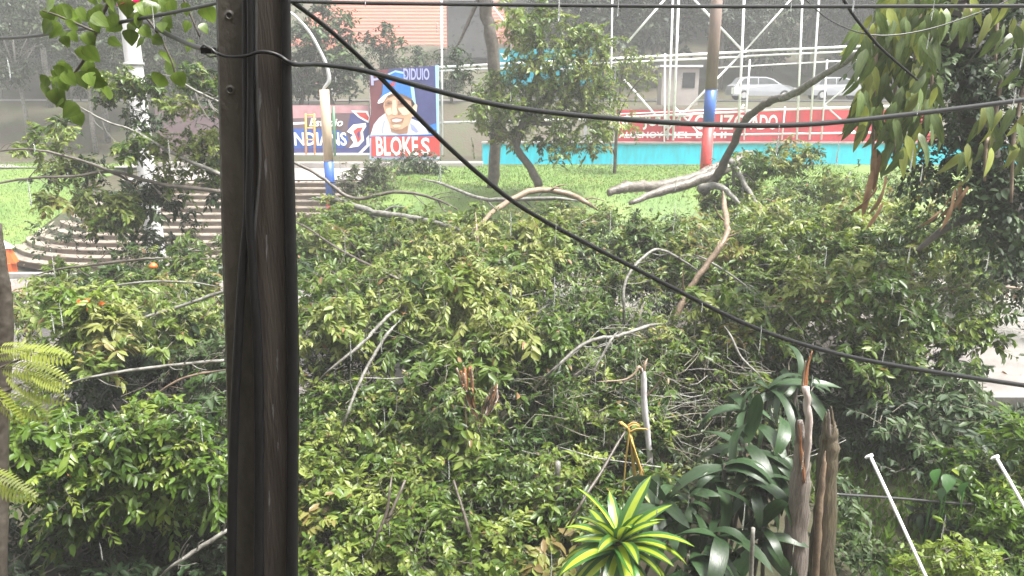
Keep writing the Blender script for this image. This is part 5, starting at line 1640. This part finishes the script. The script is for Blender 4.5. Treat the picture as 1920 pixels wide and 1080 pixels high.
cable('thin cable crossing behind the heart-shaped leaves', [(-60, 74, 6, 6), (60, 68, 5.2, 6), (200, 46, 4.4, 7), (320, 24, 3.8, 7), (420, 2, 3.3, 7), (470, -20, 3.1, 7)], group=G)
cable('thick cable coming down from above to the clamp on the pole', [(120, -60, 6, 9), (205, -5, 5.2, 10), (260, 34, 4.6, 10), (330, 72, 3.8, 10), (375, 90, 3.3, 11), (400, 95, 3.0, 11)], group=G)
cable('sagging black cable from the pole clamp past the mural to the vine', [(398, 96, PY - .02, 8), (425, 106, PY - .03, 5), (460, 105, PY - .06, 6), (490, 97, PY - .06, 7), (520, 103, PY - .05, 8), (550, 120, PY - .03, 9), (600, 121, PY + .2, 9), (680, 132, PY + .4, 10), (800, 165, PY + .8, 10), (900, 190, PY + 1.1, 10), (1000, 207, PY + 1.5, 10), (1150, 222, PY + 2, 10), (1320, 233, PY + 2.5, 10), (1500, 234, PY + 3, 10), (1700, 215, PY + 3.6, 10), (1930, 186, PY + 4.2, 10), (2050, 168, PY + 4.6, 10)], group=G)
cable('long black cable running steeply down across the fallen trees', [(530, -8, PY, 8), (560, 12, PY + .1, 9), (620, 58, PY + .3, 9), (700, 132, PY + .5, 9), (800, 236, PY + .8, 9), (900, 328, PY + 1.1, 9), (1000, 402, PY + 1.4, 9), (1200, 508, PY + 2, 9), (1400, 608, PY + 2.5, 9), (1550, 658, PY + 2.9, 9), (1700, 689, PY + 3.2, 9), (1930, 724, PY + 3.7, 9), (2050, 740, PY + 4, 9)], group=G)
cable('nearly level cable along the top from the pole to the vine', [(535, 2, PY, 7), (700, 6, PY + .6, 7), (960, 9, PY + 1.5, 7), (1300, 12, PY + 2.5, 7), (1600, 12, PY + 3.4, 7), (1930, 11, PY + 4.2, 7), (2050, 10, PY + 4.6, 7)], group=G)
cable('thin cable hooked up to the curved dark limb', [(1570, -20, 8, 6), (1600, 28, 8, 6), (1635, 72, 8, 6), (1660, 98, 8, 5), (1720, 150, 8.2, 4)], group=G)
cable('fine grey wire dipping between the white frame and the vine', [(1500, -10, 8, 2.5), (1560, 40, 8, 2.5), (1640, 66, 8, 2.5), (1740, 55, 8, 2.5), (1860, 14, 8, 2.5), (1920, -15, 8, 2.5)], 'cable_grey', group=G)
cable('low grey cable stretched across the brown bank', [(1560, 926, 7.4, 5), (1680, 934, 7.6, 5), (1800, 944, 7.8, 5), (1900, 946, 8, 5)], 'cable_grey')
p = P(397, 95, PY)
cl = empty('cable_clamp', p, 'small black clamp with wet loops holding the thick cable to the pole', 'clamp')
build(MB().box(p + Vector((-.012, 0, 0)), (.05, .03, .022)), 'body', M['cable'], cl)
build(MB().tube([p + Vector((-.04, -.005, .008)), p + Vector((-.02, -.02, .02)), p + Vector((.01, -.02, .004)), p + Vector((.03, -.03, -.014))], .005, 6), 'loop', M['cable_grey'], cl, True)
build(MB().tube([p + Vector((-.03, -.01, -.008)), p + Vector((0, -.02, -.024)), p + Vector((.03, -.03, -.02))], .004, 6), 'loop', M['cable_grey'], cl, True)

# ------------------------------------------------------------------ water dripping off the roof edge above
mb = MB()
g6 = random.Random(15)
for px, Y in ((58, 2.6), (76, 2.3), (322, 2.5), (640, 2.7), (825, 2.2), (1042, 2.0), (1150, 2.8), (1268, 2.4), (1330, 2.9), (1452, 2.1), (1560, 2.7), (1722, 2.2), (1700, 2.6), (952, 2.6), (1870, 2.4), (700, 2.9)):
    z = 8.2
    x = (px - 960) / FPX * Y
    while z > .5:
        l = g6.uniform(.015, .11)
        r = g6.uniform(.0012, .0030)
        mb.tube([(x, Y, z), (x + .001, Y, z - l * .35), (x, Y, z - l * .8), (x, Y, z - l)], [r * .2, r * .7, r, r * .3], 5)
        z -= l + g6.uniform(.03, .5)
        x += g6.uniform(-.003, .003)
tag(build(mb, 'dripping_water', M['water'], None, True), 'broken threads of rain water falling from the roof edge above', None, kind='stuff')

# ------------------------------------------------------------------ rain haze
hz = MB().box((0, 60, 22), (290, 188, 50)).mesh('haze', [])
hm = bpy.data.materials.new('rain_haze'); hm.use_nodes = True
hn = hm.node_tree.nodes; hn.clear()
pv = hn.new('ShaderNodeVolumePrincipled')
pv.inputs['Color'].default_value = (.93, .94, .96, 1)
pv.inputs['Density'].default_value = HAZE_DENSITY
ho = hn.new('ShaderNodeOutputMaterial')
hm.node_tree.links.new(pv.outputs[0], ho.inputs['Volume'])
hz.materials.clear(); hz.materials.append(hm)
for p_ in hz.polygons: p_.material_index = 0
tag(link('haze', hz), 'pale rainy air over the whole place', None, kind='stuff')
